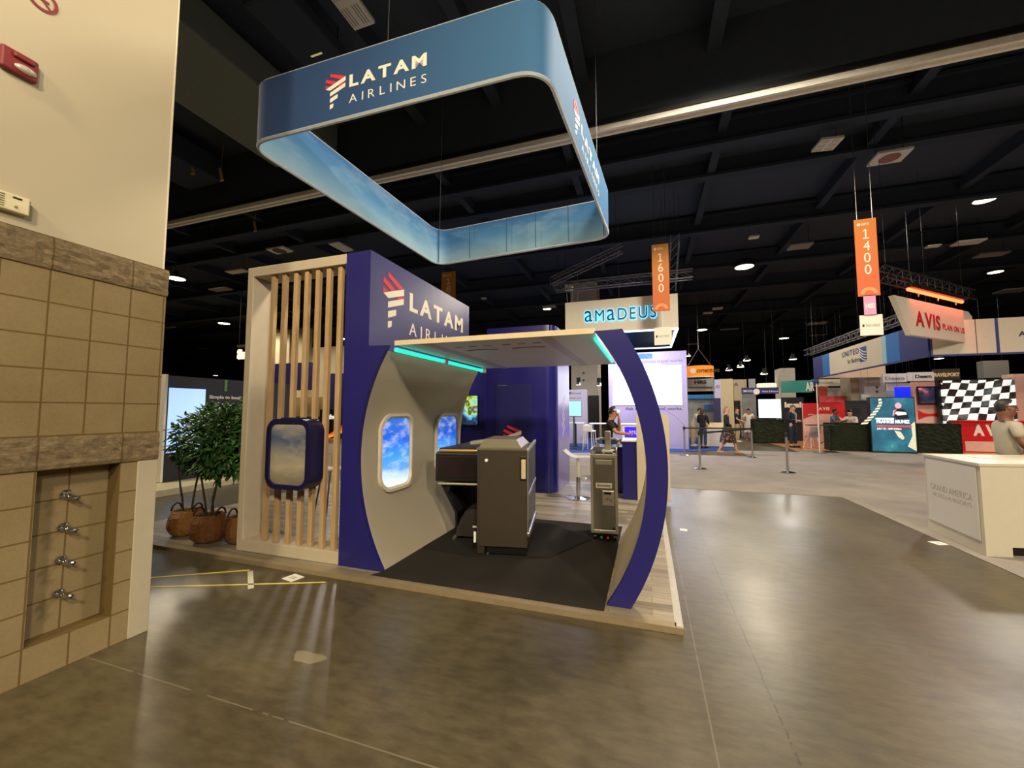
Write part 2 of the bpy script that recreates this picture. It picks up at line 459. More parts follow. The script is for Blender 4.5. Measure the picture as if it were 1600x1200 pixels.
# ------------------------------------------------------------------ floor, ceiling, outer walls
o = MB().box((-70, -9, -0.2), (60, 95, 0)).build('floor', mat_concrete()); struct(o)
CARP = mat_carpet('grey_aisle_carpet', '#7d766e', '#a0988c', 120)
o = MB().box((-40, 8.87, 0.0), (3.27, 15.6, 0.006)).build('floor', CARP); struct(o)
o = MB().box((3.27, -4, 0.0), (5.4, 17.9, 0.006)).build('floor', CARP); struct(o)
o = MB().box((5.4, -4, 0.0), (30, 18.9, 0.006)).build('floor', CARP); struct(o)
BLUEC = mat_carpet('blue_booth_carpet', '#273c74', '#3c5492', 120)
o = MB().prism([(-9, 14.0, 0.007), (-2.8, 14.9, 0.007), (1.07, 16.6, 0.007), (3.3, 18.1, 0.007), (3.3, 24, 0.007), (-9, 24, 0.007)], (0, 0, 0.006)).build('floor', BLUEC); struct(o)
ORANGE = mat_planks('orange_floor_boards', ('#c98a52', '#d99c66', '#b87843', '#8e5b30'), (1.2, 0.15), 0.25)
o = MB().box((5.5, 18.9, 0.0), (14.5, 27, 0.012)).build('floor', ORANGE); struct(o)
o = MB().box((-70, -9, 9.3), (60, 95, 9.5)).build('ceiling', CEIL); struct(o)
for nm, a, b in [('wall_back', (-70, 95, 0), (60, 95.2, 9.5)), ('wall_right', (60, -9, 0), (60.2, 95, 9.5)), ('wall_front', (-70, -9.2, 0), (60, -9, 9.5)), ('wall_far_left', (-70.2, -9, 0), (-70, 95, 9.5))]:
    o = MB().box(a, b).build(nm, M('dark_hall_wall', '#1d1c1f', 0.9)); struct(o)

# far left end wall: white upper part over tan block, seen through the slats
TANB = M('far_tan_block', '#b7a078', 0.85, var=0.12, nscale=1.5)
WALLU = M('drywall', '#b8ad93', 0.75, var=0.025, nscale=1.2, spec=0.3)
WALLF = M('far_drywall', '#e6dcc0', 0.75, var=0.03, nscale=1.0)
def farpiece(px0, px1, pyt, pyb, yv, mt, dp=0.4):
    a = at_y(px0, pyt, yv); b = at_y(px1, pyb, yv)
    struct(MB().box((a.x, yv, max(0, b.z)), (b.x, yv + dp, a.z)).build('wall_far_end', mt))
farpiece(416, 429, 516, 624, 25.3, WALLF); farpiece(432, 449, 520, 624, 25.0, WALLF); farpiece(449, 479, 515, 624, 25.2, WALLF)
farpiece(479, 540, 544, 624, 25.6, WALLF); farpiece(240, 540, 624, 720, 24.8, TANB)
farpiece(240, 262, 604, 623.5, 25.4, WALLF)

# ceiling beams, track, ducts
for yv, zz in [(11.4, 8.5), (13.4, 8.75), (17, 8.5), (21.5, 8.5), (26, 8.6), (32, 8.5), (40, 8.5), (52, 8.5)]:
    m = MB().box((-60, yv - 0.16, zz), (58, yv + 0.16, zz + 0.09)).box((-60, yv - 0.05, zz + 0.09), (58, yv + 0.05, zz + 0.62)).box((-60, yv - 0.16, zz + 0.62), (58, yv + 0.16, zz + 0.7))
    struct(m.build('ceiling_beam', CEILB))
for xv in list(range(-34, 34, 4)):
    m = MB().box((xv - 0.11, 8.9, 8.85), (xv + 0.11, 70, 8.92)).box((xv - 0.04, 8.9, 8.92), (xv + 0.04, 70, 9.3))
    struct(m.build('ceiling_beam', CEILB))
for xv in (-5.2, -3.2, -1.2, 1.4):
    m = MB().box((xv - 0.13, -6, 8.72), (xv + 0.13, 8.5, 8.8)).box((xv - 0.05, -6, 8.8), (xv + 0.05, 8.5, 9.3))
    struct(m.build('ceiling_beam', CEILB))
TRACKW = M('track_white', '#f0ebe0', 0.5)
m = MB()
m.box((-26, 8.47, 7.56), (26, 8.53, 7.68)).box((-26, 8.62, 7.56), (26, 8.68, 7.68)).box((-26, 8.53, 7.62), (26, 8.62, 7.68))
struct(m.build('trim_1', TRACKW))
o = MB().box((-26, 8.44, 7.68), (26, 8.72, 7.80)).build('trim_2', BLACKM); struct(o)
o = MB().box((-26, 8.46, 7.80), (26, 8.70, 9.3)).build('bulkhead', M('bulkhead_paint', '#333c46', 0.85)); struct(o)
DUCT = M('duct_grey', '#666d65', 0.7)
tag(MB().box((-9.6, 1.0, 8.25), (-7.5, 8.1, 9.0), 0.05).build('air_duct', DUCT), 'wide grey-green rectangular air duct high beside the top of the cream wall', 'duct')
tag(MB().box((-13.2, 4.4, 8.3), (-11.8, 8.2, 9.0), 0.05).build('air_duct', CEILB), 'dark air duct behind the wide grey-green one', 'duct')
t = thing('ceiling_unit', 'dark boxy unit on the ceiling left of the white slotted fixture', 'air unit', (-5.95, 5.35, 8.42))
MB().box((-0.45, -0.75, 0), (0.45, 0.75, 0.32), 0.06).build('housing', CEILB, t, world=False)
MB().box((-0.1, 0.4, -0.012), (0.16, 0.43, 0)).build('status_strip', emit('strip_yellow', '#c9c27a', 0.5), t, world=False)
for a, b in ((-0.35, -0.6), (0.35, -0.6), (-0.35, 0.6), (0.35, 0.6)):
    MB().cyl((a, b, 0.3), (a, b, 0.88), 0.012, seg=6).build('hanger', BLACKM, t, world=False)

def slot_fixture(loc, w, l, label, rz=0, tilt=None, slots=True, dark=False, ring=False):
    t = thing('ceiling_fixture', label, 'ceiling fixture', loc, rz)
    x, y, z = loc
    mt = PANELW if not dark else M('grey_fixture', '#8d8a86', 0.5)
    MB().box((-w / 2, -l / 2, 0), (w / 2, l / 2, 0.07), 0.01).build('panel', mt, t, world=False)
    if slots:
        m = MB()
        for i in range(2):
            for j in range(3):
                cx = -w / 4 + i * w / 2; cy = -l / 3 + j * l / 3
                for k in range(3): m.box((cx - w * 0.17 + k * w * 0.12, cy - l * 0.12, -0.004), (cx - w * 0.14 + k * w * 0.12, cy + l * 0.12, 0.001))
        m.build('slot_pattern', M('slot_grey', '#6d6a60', 0.6), t, world=False)
    if ring:
        m = MB(); m.lathe([(w * 0.18, -0.01), (w * 0.3, -0.01), (w * 0.3, 0.001), (w * 0.18, 0.001)], seg=20)
        m.build('grille', BLACKM, t, world=False)
    for sx in (-1, 1): MB().cyl((sx * w * 0.4, 0, 0.06), (sx * w * 0.4, 0, 9.29 - z), 0.008, seg=5).build('hanger', BLACKM, t, world=False)
    return t
slot_fixture((-4.52, 4.75, 8.2), 0.42, 1.35, 'long white slotted fixture at the top edge, above the blue hanging ring')
p = at_z(1293, 227, 8.2); slot_fixture(p, 0.5, 0.5, 'bright white square fixture alone in the upper right dark ceiling', R(8))
p = at_z(1390, 247, 8.2); slot_fixture(p, 0.75, 0.6, 'reddish square air diffuser with a round grille right of the white square fixture', 0, slots=False, ring=True).children[0].data.materials[0] = M('red_tint_panel', '#8d5a55', 0.5)
p = at_z(437, 392, 8.2); slot_fixture(p, 0.9, 0.55, 'white square diffuser with a dark round grille above the slat screen', 0, slots=False, ring=True)
for px, py, w_, l_, lab, dk in [
    (533, 387, 0.5, 0.9, 'white panel fixture peeking over the corner where slat screen meets blue wall', False),
    (370, 425, 1.1, 0.4, 'pale flat fixture left of the slat screen top corner', False),
    (345, 453, 1.3, 0.5, 'dim grey flat fixture below the pale one beside the slat screen', True),
    (265, 512, 0.9, 0.35, 'small pale fixture beside the block wall below the big lamp', True),
    (1250, 386, 0.8, 0.6, 'dim grey square fixture between the bright lamp and the 1400 banner', True),
    (1178, 372, 0.35, 0.25, 'tiny white fixture above the brightest lamp', False),
    (1513, 380, 0.9, 0.5, 'pinkish white panel fixture right of the 1400 banner', False),
    (1458, 386, 0.45, 0.25, 'small pinkish white fixture beside the larger pinkish panel', False),
    (1549, 399, 1.0, 0.5, 'dim grey panel fixture near the right edge above the red light bars', True),
    (1582, 455, 0.8, 0.6, 'grey faceted fixture near the right edge level with the red light bars', True),
    (1121, 483, 0.6, 0.5, 'white flat fixture just right of the white sign with blue letters', False),
    (1106, 490, 0.4, 0.25, 'small white fixture left of the flat white one near the sign with blue letters', False),
    (1276, 506, 0.8, 0.5, 'white flat fixture left of the small pale sign under the 1400 banner', False),
    (1278, 524, 0.8, 0.3, 'dim fixture below the white flat one left of the slanted hanging sign', True),
    (1140, 515, 0.9, 0.3, 'dim thin fixture right of the lamp beside the sign with blue letters', True),
    (1083, 538, 0.7, 0.4, 'small white fixture over the orange round hanging sign', False),
    (858, 480, 0.8, 0.6, 'dim diffuser left of the white sign with blue letters', True),
    (756, 467, 0.3, 0.25, 'small white fixture right of the orange 1800 banner', False),
    (318, 545, 0.9, 0.3, 'dim strip fixture above the dark screen wall', True),
    (284, 565, 0.8, 0.3, 'lower dim strip fixture above the dark screen wall', True)]:
    p = at_z(px, py, 8.3); k = 1.0 if p.y < 30 else 1.5
    slot_fixture(p, w_ * k, l_ * k, lab, 0, slots=False, dark=dk)
YEL = M('yellow_strap', '#b79a2a', 0.6)
for px, py, lab in [(300, 262, 'left yellow lifting clamp under the dark duct'), (345, 272, 'right yellow lifting clamp under the dark duct'), (398, 353, 'small yellow clamp below the white ceiling track')]:
    yv = 7.4 if py < 300 else 10.2
    p = at_y(px, py, yv)
    t = thing('beam_clamp', lab, 'clamp', p)
    MB().box((-0.03, -0.03, -0.18), (0.03, 0.03, 0.18), 0.008, rot=(0, R(-18), 0)).build('strap', YEL, t, world=False)
    MB().cyl((0.0, 0, 0.17), (0.05, 0, max(0.3, 8.7 - p.z)), 0.004, seg=6).build('hook', YEL, t, world=False)
    MB().box((-0.02, -0.02, -0.2), (0.11, 0.02, -0.17), 0.004).build('jaw', YEL, t, world=False)

# ------------------------------------------------------------------ left block wall
WX, WY = -3.39, 1.985
BLK, SPL = mat_block(False), mat_block(True)
o = MB().box((-4.3, -5, 2.6), (WX, WY - 0.03, 9.3)).build('wall_left', WALLU); struct(o)
o = MB().box((-4.3, -5, 1.4), (WX, WY, 2.4)).build('wall_left', BLK); struct(o)
m = MB()
m.box((-4.3, -5, 0), (WX, 1.377, 1.2)).box((-4.3, 1.377, 0), (WX, WY - 0.03, 0.2))
m.box((-4.3, 1.377, 0.2), (WX - 0.11, 1.77, 1.2)).box((-4.3, 1.77, 0.2), (WX, WY - 0.03, 1.2))
struct(m.build('wall_left', BLK))
for nm, z0 in (('wall_left', 1.2), ('wall_left', 2.4)):
    b = MB().box((-4.3, -5, z0), (WX + 0.006, WY + 0.004, z0 + 0.2))
    bm = b.bm
    es = [e for e in bm.edges]
    bmesh.ops.subdivide_edges(bm, edges=[e for e in bm.edges if abs((e.verts[0].co - e.verts[1].co).y) > 1], cuts=180)
    bmesh.ops.subdivide_edges(bm, edges=[e for e in bm.edges if abs((e.verts[0].co - e.verts[1].co).z) > 0.1], cuts=6)
    for v in bm.verts:
        if v.co.x > WX - 0.1 and z0 + 0.005 < v.co.z < z0 + 0.195: v.co.x += random.uniform(0.0, 0.014)
    struct(b.build(nm, SPL))
o = MB().box((WX - 0.25, 1.868, 0), (WX + 0.006, WY + 0.004, 1.2), 0.004).build('trim_3', M('corner_guard_white', '#aea48c', 0.45, var=0.03)); struct(o)
o = MB().box((WX - 0.02, WY - 0.035, 2.6), (WX + 0.003, WY - 0.024, 9.3)).build('trim_4', M('corner_bead', '#d5cbb0', 0.6)); struct(o)
# hose taps in the recess
for zz, lab in [(1.02, 'topmost of the four chrome taps in the block wall recess'), (0.82, 'second chrome tap from the top in the block wall recess'), (0.62, 'third chrome tap from the top in the block wall recess'), (0.42, 'lowest of the four chrome taps in the block wall recess')]:
    x0 = WX - 0.11
    t = thing('wall_tap', lab, 'tap', (x0, 1.55, zz))
    MB().cyl((0, 0, 0), (0.012, 0, 0), 0.024, seg=16).build('flange', CHROME, t, True, world=False)
    MB().cyl((0.01, 0, 0), (0.075, 0, -0.012), 0.011, seg=12).ball((0.05, 0, -0.006), 0.017).build('valve_body', CHROME, t, True, world=False)
    MB().cyl((0.05, 0, 0.0), (0.055, -0.012, 0.03), 0.006, seg=8).ball((0.055, -0.013, 0.032), 0.022, (1, 1, 0.35)).build('handle', CHROME, t, True, world=False)
    sp = MB().tube([(0.06, 0, -0.008), (0.07, 0.018, -0.010), (0.075, 0.034, -0.02)], 0.009).build('spout', CHROME, t, True, world=False)
    MB().cyl((0.073, 0.032, -0.018), (0.077, 0.039, -0.026), 0.0105, seg=10).build('outlet', BLACK, sp, world=False)
# fire alarm, sensor box and round sign
t = thing('fire_alarm_strobe', 'dark red fire alarm strobe high on the cream wall', 'fire alarm', (WX, 1.17, 3.53))
FRED = M('alarm_red', '#7a1d1a', 0.45)
MB().box((0, -0.075, -0.065), (0.035, 0.075, 0.065), 0.012).build('housing', FRED, t, world=False)
MB().box((0.03, -0.03, 0.02), (0.05, 0.055, 0.055), 0.008).build('speaker_cover', FRED, t, world=False)
MB().ball((0.04, 0.02, -0.025), 0.03, (0.6, 1.5, 0.75)).build('strobe_lens', M('clear_lens', '#cfc4b4', 0.1, 0.3), t, True, world=False)
t = thing('thermostat', 'cream wall thermostat with side vents at the left edge', 'thermostat', (WX, 1.18, 2.715))
THM = M('thermostat_cream', '#d9cfa8', 0.5)
MB().box((0, -0.09, -0.05), (0.045, 0.07, 0.05), 0.008).build('housing', THM, t, world=False)
m = MB()
for k in range(6): m.box((0.0445, -0.085, -0.035 + k * 0.013), (0.047, -0.03, -0.03 + k * 0.013)).box((0.02, 0.069, -0.035 + k * 0.013), (0.044, 0.072, -0.03 + k * 0.013))
m.build('vents', M('vent_dark', '#6b6038', 0.6), t, world=False)
MB().box((0.044, 0.0, 0.025), (0.047, 0.035, 0.035)).build('display', BLACK, t, world=False)
MB().box((0.044, 0.008, -0.028), (0.048, 0.022, -0.014), 0.002).build('button', M('button_grey', '#857a52', 0.5), t, world=False)
t = thing('round_sign', 'red ring sign at the top left corner, above the fire alarm', 'sign', (WX, 1.245, 4.01))
m = MB(); n = 28
ring = lambda r: [(0.004, r * math.cos(2 * math.pi * k / n), r * math.sin(2 * math.pi * k / n)) for k in range(n + 1)]
m.grid([ring(0.07), ring(0.052)])
m.build('ring', FRED, t, world=False)
MB().box((0.001, -0.055, -0.005), (0.005, 0.055, 0.005), rot=(R(-45), 0, 0)).build('slash', FRED, t, world=False)
MB().box((0.001, -0.03, -0.007), (0.0035, 0.03, 0.007)).build('symbol', FRED, t, world=False)

# ================================================================== airline booth
PZ = 0.045
PLANK = mat_planks('grey_wood_planks', ('#5f5342', '#b0a48e', '#4d4335', '#3b3228'), (0.85, 0.105), 0.42)
t = thing('exhibition_platform', 'low wood-look platform the airline booth stands on, pale metal edge strip', 'platform', (-3.0, 3.13, 0))
MB().box((-6.4, 3.15, 0), (0.185, 8.75, PZ - 0.003)).build('deck', PLANK, t)
m = MB().box((-6.42, 3.125, 0), (0.205, 3.15, PZ - 0.001)).box((-6.4, 3.15, PZ - 0.003), (0.16, 3.20, PZ - 0.001))
m.build('edge_strip', M('edge_wood', '#8c7d61', 0.4, var=0.08), t)
m = MB().box((0.185, 3.15, 0), (0.205, 8.75, PZ - 0.001)).box((0.15, 3.15, PZ - 0.003), (0.185, 8.75, PZ - 0.001))
m.build('edge_strip', M('edge_white', '#bdb8ad', 0.3, 0.2), t)
o = MB().prism([(-2.44, 3.2, PZ), (-0.345, 3.2, PZ), (-0.345, 5.53, PZ), (-2.385, 5.53, PZ), (-2.385, 3.29, PZ)], (0, 0, 0.006)).build('black_carpet', mat_carpet('black_carpet', '#26231f', '#383430', 300))
tag(o, 'charcoal carpet laid inside the curved cabin mock-up', 'carpet')

# ---- arcs of the cabin cross-section
def circ(p, q, r):
    ax, ay = p; bx, by = q; cx, cy = r
    d = 2 * (ax * (by - cy) + bx * (cy - ay) + cx * (ay - by))
    ux = ((ax * ax + ay * ay) * (by - cy) + (bx * bx + by * by) * (cy - ay) + (cx * cx + cy * cy) * (ay - by)) / d
    uy = ((ax * ax + ay * ay) * (cx - bx) + (bx * bx + by * by) * (ax - cx) + (cx * cx + cy * cy) * (bx - ax)) / d
    return ux, uy, math.hypot(ax - ux, ay - uy)
def arc(p, q, r, n=28, z0=None, z1=None):
    ux, uy, rad = circ(p, q, r); s = 1 if q[0] > ux else -1
    z0 = p[1] if z0 is None else z0; z1 = r[1] if z1 is None else z1
    out = []
    for k in range(n + 1):
        z = z0 + (z1 - z0) * k / n
        out.append((ux + s * math.sqrt(max(0, rad * rad - (z - uy) ** 2)), z))
    return out
YF = 3.30
LA = ((-2.394, PZ), (-2.70, 1.12), (-2.41, 2.14))
RI = ((-0.335, PZ), (-0.02, 1.10), (-0.40, 2.20))
RO = ((-0.152, PZ), (0.135, 1.00), (-0.18, 2.205))
larc = arc(*LA); rin = arc(*RI); rout = arc(*RO)

# ---- blue feature wall with lettering
fw = thing('feature_wall', 'tall navy wall with a white and red airline logo, right of the slat screen', 'wall panel', (-2.75, YF, PZ))
MB().prism([(min(x - 0.036, -2.6), YF + 0.046, z) for x, z in larc] + [(-2.6, YF + 0.046, 2.2), (-2.6, YF + 0.046, 3.165), (-2.898, YF + 0.046, 3.165), (-2.898, YF + 0.046, PZ)], (0, 2.30, 0)).build('wall_panel', NAVY, fw)
front = [(x, YF - 0.004, z) for x, z in larc] + [(-2.38, YF - 0.004, 2.19), (-2.6, YF - 0.004, 2.19), (-2.6, YF - 0.004, 3.165), (-2.898, YF - 0.004, 3.165), (-2.898, YF - 0.004, PZ)]
MB().prism(front, (0, 0.05, 0)).build('arch_face', NAVY, fw)
LOGO_R = [[(0.22, 1.0), (0.96, 0.83), (0.74, 0.77), (0.24, 0.91)], [(0.02, 0.87), (0.56, 0.73), (0.36, 0.68), (0.0, 0.78)], [(0.0, 0.69), (0.22, 0.65), (0.01, 0.6)], [(0.66, 0.61), (0.97, 0.68), (0.91, 0.63), (0.69, 0.58)]]
LOGO_W = [[(0.01, 0.59), (0.99, 0.82), (1.0, 0.7), (0.24, 0.53)], [(0.24, 0.47), (0.99, 0.64), (0.99, 0.53), (0.24, 0.36)], [(0.25, 0.3), (0.62, 0.38), (0.62, 0.27), (0.25, 0.18)], [(0.25, 0.12), (0.42, 0.15), (0.41, 0.04), (0.25, 0.0)]]
def logo(parent, o, right, up, w, h, red=None, white=None, top_only=False, d=0.004):
    o = Vector(o); right = Vector(right).normalized(); up = Vector(up).normalized(); nrm = right.cross(up)
    for nm, shapes, mt in (('logo_red_bars', LOGO_R, red or REDS), ('logo_white_bars', LOGO_W, white or LETTER)):
        if top_only and shapes is LOGO_W: shapes = LOGO_W[:2]
        m = MB()
        for s in shapes: m.prism([o + right * (u * w) + up * (v * h) - nrm * 0.001 for u, v in s], nrm * (d + 0.001))
        m.build(nm, mt, parent)
logo(fw, (-2.6, 3.50, 2.43), Y, Z, 0.38, 0.605)
text(fw, 'LATAM', (-2.6, 4.0, 2.712), Y, Z, 1.42, 0.215, LETTER, bold=0.035, each=True)
text(fw, 'AIRLINES', (-2.6, 4.0, 2.43), Y, Z, 1.42, 0.145, LETTER, bold=-0.006, each=0.6)

# ---- cabin mock-up
cab = thing('cabin_mockup', 'curved cream aircraft cabin mock-up with navy rib and flat grey ceiling', 'display structure', (-1.4, YF, PZ))
LINER = M('cabin_liner', '#e3d8c0', 0.45, var=0.035, nscale=1.5)
def liner(a, y0, y1, name, side):
    m = MB(); n = 10
    ins = [[(x, y0 + (y1 - y0) * k / n, z) for k in range(n + 1)] for x, z in a]
    m.grid(ins)
    bmesh.ops.solidify(m.bm, geom=list(m.bm.faces), thickness=0.03 * side)
    return m.build(name, LINER, cab, True)
liner(larc, YF + 0.046, 5.58, 'side_liner', 1)
liner([p for p in rin if p[1] < 2.18], YF + 0.06, 5.1, 'side_liner', -1)
rib = [(x, YF, z) for x, z in rin] + [(x, YF, z) for x, z in rout[::-1]]
MB().prism(rib, (0, 0.06, 0)).build('rib', NAVY, cab)
GREYC = M('cabin_ceiling_print', '#dcd9e4', 0.4, var=0.03, nscale=2)
MB().box((-2.30, YF + 0.0, 2.185), (-0.40, 5.6, 2.215)).build('ceiling_panel', GREYC, cab)
MB().box((-2.30, YF - 0.008, 2.18), (-0.405, YF + 0.002, 2.226)).build('ceiling_edge', M('edge_cream', '#dccba4', 0.5, var=0.04), cab)
MB().box((-2.30, YF + 0.0, 2.215), (-0.40, 5.6, 2.226)).build('ceiling_top', CREAM, cab)
m = MB()
for xv in (-1.98, -0.82):
    m.box((xv - 0.05, YF + 0.02, 2.178), (xv + 0.05, 5.58, 2.185), 0.003)
m.build('ceiling_rail', M('rail_grey', '#b9b5c0', 0.4), cab)
SLOTD = M('slot_dark', '#5a575f', 0.5)
for cx in (-1.62, -1.12):
    pts = [(cx + u * 0.34, 3.86 - 0.03 * (1 - 4 * u * u), 2.183) for u in [k / 8 - 0.5 for k in range(9)]]
    MB().prism([(a, b - 0.012, 2.181) for a, b, c in pts] + [(a, b + 0.012, 2.181) for a, b, c in pts[::-1]], (0, 0, 0.0042)).build('air_slot', SLOTD, cab)
    for k in (-1, 0, 1): MB().box((cx + k * 0.15 - 0.04, 3.60, 2.183), (cx + k * 0.15 + 0.04, 3.63, 2.1851), 0.001).build('reading_light', SLOTD, cab)
TEAL = emit('cove_teal', '#22e0c0', 1.3)
for a, b in ((YF + 0.03, 4.32), (4.38, 5.5)):
    MB().box((-2.335, a, 2.125), (-2.295, b, 2.165), 0.01).build('cove_light', TEAL, cab)
MB().box((-2.34, 4.31, 2.12), (-2.29, 4.39, 2.17), 0.008).build('light_connector', PUREW, cab)
MB().box((-2.35, 5.5, 2.115), (-2.28, 5.58, 2.178), 0.006).build('light_connector', PUREW, cab)
MB().box((-0.415, YF + 0.07, 2.135), (-0.385, 5.05, 2.165), 0.008).build('cove_light', TEAL, cab)
SKYW = mat_sky('backlit_sky', 0.75, 1.45, [(0.0, '#dbe8f6'), (0.16, '#a9cbea'), (0.24, '#5d9fe0'), (0.45, '#3590ee'), (0.7, '#175ad8'), (1.0, '#2f66c4')], emit=0.9, cs=(1, 1.6, 3.5), cl=3.0, camt=0.45, cloud='#dfeafc')
ux, uy, rad = circ(*LA)
for yc, hw in ((3.90, 0.26), (5.10, 0.28)):
    prof = rrect(2 * hw, 0.74, 0.13)
    def onwall(u, v, d): 
        z = 1.10 + v; x = ux - math.sqrt(rad * rad - (z - uy) ** 2); return (x + d, yc + u, z)
    wf = MB(); outer = rrect(2 * hw + 0.10, 0.84, 0.17); mid = rrect(2 * hw + 0.04, 0.78, 0.15)
    cl = lambda p: p + p[:1]
    wf.grid([[onwall(u, v, 0.0) for u, v in cl(outer)], [onwall(u, v, 0.03) for u, v in cl(outer)], [onwall(u, v, 0.034) for u, v in cl(mid)], [onwall(u, v, 0.012) for u, v in cl(prof)]])
    f = wf.build('window_frame', M('window_surround', '#cfc4ae', 0.45), cab)
    pm = MB(); pm.prism([onwall(u, v, 0.004) for u, v in prof], (0.006, 0, 0)); pm.build('backlit_pane', SKYW, f)

# ---- slat screen
ss = thing('slat_screen', 'white-framed screen of vertical pine slats at the booth front', 'screen', (-3.6, YF, PZ))
FRAMEW = M('frame_white', '#c2b59c', 0.5, var=0.03)
m = MB().box((-4.268, YF, PZ), (-4.185, YF + 0.28, 3.165), 0.004).box((-4.185, YF, 3.06), (-2.9, YF + 0.28, 3.165), 0.004).box((-4.185, YF, PZ), (-2.9, YF + 0.28, 0.165), 0.004)
m.build('frame', FRAMEW, ss)
PINE = mat_wood('pine_slat', '#a5855b', '#c7a87b')
for xv in (-3.925, -3.765, -3.60, -3.45, -3.30, -3.155, -3.005):
    MB().box((xv - 0.028, YF + 0.03, 0.166), (xv + 0.024, YF + 0.075, 3.059), 0.003).build('slat', PINE, ss)
# rounded window picture hung on the slats
wb = thing('window_display', 'navy rounded aircraft-window box with a dull cloud picture hung on the slats', 'display', (-3.42, 3.2, 0.77))
outl = [(-3.42 + u, 3.13, 1.12 + v) for u, v in rrect(0.56, 0.70, 0.13)]
m = MB(); inn = [(-3.42 + u, 3.13, 1.12 + v) for u, v in rrect(0.47, 0.61, 0.09)]
n = len(outl); cl = lambda p: p + p[:1]
sh = lambda p, dy: [(a, b + dy, c) for a, b, c in p]
m.grid([cl(sh(outl, 0.19)), cl(outl), cl(inn), cl(sh(inn, 0.03))])
m.build('box_frame', M('frame_navy', '#17163f', 0.35), wb)
MB().prism(sh(inn, 0.02), (0, 0.01, 0)).build('picture', mat_sky('dull_sky_print', 0.8, 1.42, [(0.0, '#6f675a'), (0.2, '#8e8570'), (0.32, '#a79c85'), (0.5, '#8f8b80'), (0.75, '#4d5a78'), (1.0, '#8d8a84')], cs=(1.4, 1, 3.2), cl=3.4, camt=0.5, cloud='#b3a890', rough=0.25), wb)
m = MB()
for u in (-0.1, 0.02, 0.12): m.box((-3.42 + u - 0.012, 3.15, 1.47), (-3.42 + u + 0.012, 3.3, 1.482))
m.build('bracket', BLACKM, wb)

# ---- back room
br = thing('storage_room', 'navy storage cabin with a flush door and round corner behind the cabin mock-up', 'booth room', (-2.3, 7.3, PZ))
rc = 0.22; pts = [(-2.97, 8.70, PZ), (-2.97, 7.30, PZ)]
for k in range(9):
    a = R(-90 + 90 * k / 8); pts.append((-1.62 - rc + rc * math.cos(a), 7.30 + rc + rc * math.sin(a), PZ))
pts += [(-1.62, 8.70, PZ)]
MB().prism(pts, (0, 0, 3.12)).build('shell', M('navy_gloss', '#1f1d68', 0.22, var=0.03), br, True)
MB().box((-5.3, 7.33, PZ), (-2.972, 7.43, 2.55)).build('back_wall', NAVY, br)
MB().box((-2.80, 7.288, PZ + 0.01), (-2.06, 7.299, 2.06), 0.003).build('door', NAVY2, br)
MB().box((-2.74, 7.28, 2.03), (-2.55, 7.287, 2.04)).build('door_closer', STEEL, br)
logo(br, (-2.62, 7.288, 0.72), X, Z, 0.36, 0.56, top_only=False)
LITSIDE = M('lit_side_tint', '#7a72b5', 0.25, var=0.03)
MB().box((-1.621, 7.55, PZ), (-1.612, 8.70, 3.16)).build('lit_side_sheet', LITSIDE, br)  # thin sheet tinted for the purple light on the navy room's right side
m = MB()
for k, (a, b) in enumerate(((1.55, 1.75), (1.35, 1.6), (1.2, 1.4), (1.0, 1.2))):
    m.prism([(-1.611, 7.95, a), (-1.611, 8.15, b), (-1.611, 8.15, b + 0.09), (-1.611, 7.95, a + 0.09)], (0.003, 0, 0))
m.build('side_logo', M('pale_logo', '#b9b4dd', 0.4), br)
tv = thing('wall_television', 'television showing green and blue landscape on the navy back wall', 'television', (-3.3, 7.27, 1.25))
MB().box((-3.98, 7.27, 1.26), (-3.14, 7.325, 1.86), 0.008).build('housing', BLACK, tv)
t0 = NT('landscape_screen'); p, x, y, z = t0.pos()
n_ = t0.noise(p, 3.1, 5); c_ = t0.ramp(n_, [(0.3, '#0c0f0c'), (0.42, '#1d3a5f'), (0.5, '#4fa9e0'), (0.56, '#a7c850'), (0.62, '#20261a'), (0.72, '#c8d8ea')])
t0.l(c_, t0.b.inputs['Base Color']); t0.l(c_, t0.b.inputs['Emission Color']); t0.b.inputs['Emission Strength'].default_value = 0.9
MB().box((-3.96, 7.262, 1.28), (-3.155, 7.269, 1.845)).build('screen', t0.m, tv)

# ---- aircraft seat suite
mat_ = tag(MB().prism([(-2.36, 3.98, PZ + 0.007), (-1.80, 3.90, PZ + 0.007), (-0.98, 4.12, PZ + 0.007), (-0.66, 4.83, PZ + 0.007), (-1.2, 5.3, PZ + 0.007), (-2.35, 5.3, PZ + 0.007)], (0, 0, 0.016)).build('seat_base_plate', mat_carpet('base_plate_felt', '#1e1c1a', '#2e2b28', 300)), 'black felt-covered base plate under the aircraft seat unit', 'base plate')
BZ = PZ + 0.026
SHELL = M('seat_shell_brown', '#453d34', 0.38, 0.25, var=0.04)
SHELLD = M('seat_panel_dark', '#232227', 0.35, 0.1, var=0.04)
TOPG = M('seat_top_grey', '#a69d86', 0.35, 0.4, var=0.03)
st = thing('aircraft_seat_suite', 'brown business-class aircraft seat shell with side console and monitor', 'aircraft seat', (-1.715, 3.93, BZ), R(10))
W_, D_, H_ = 0.535, 0.80, 1.07
def L(m, name, mat, parent=st, sm=False): return m.build(name, mat, parent, sm, world=False)
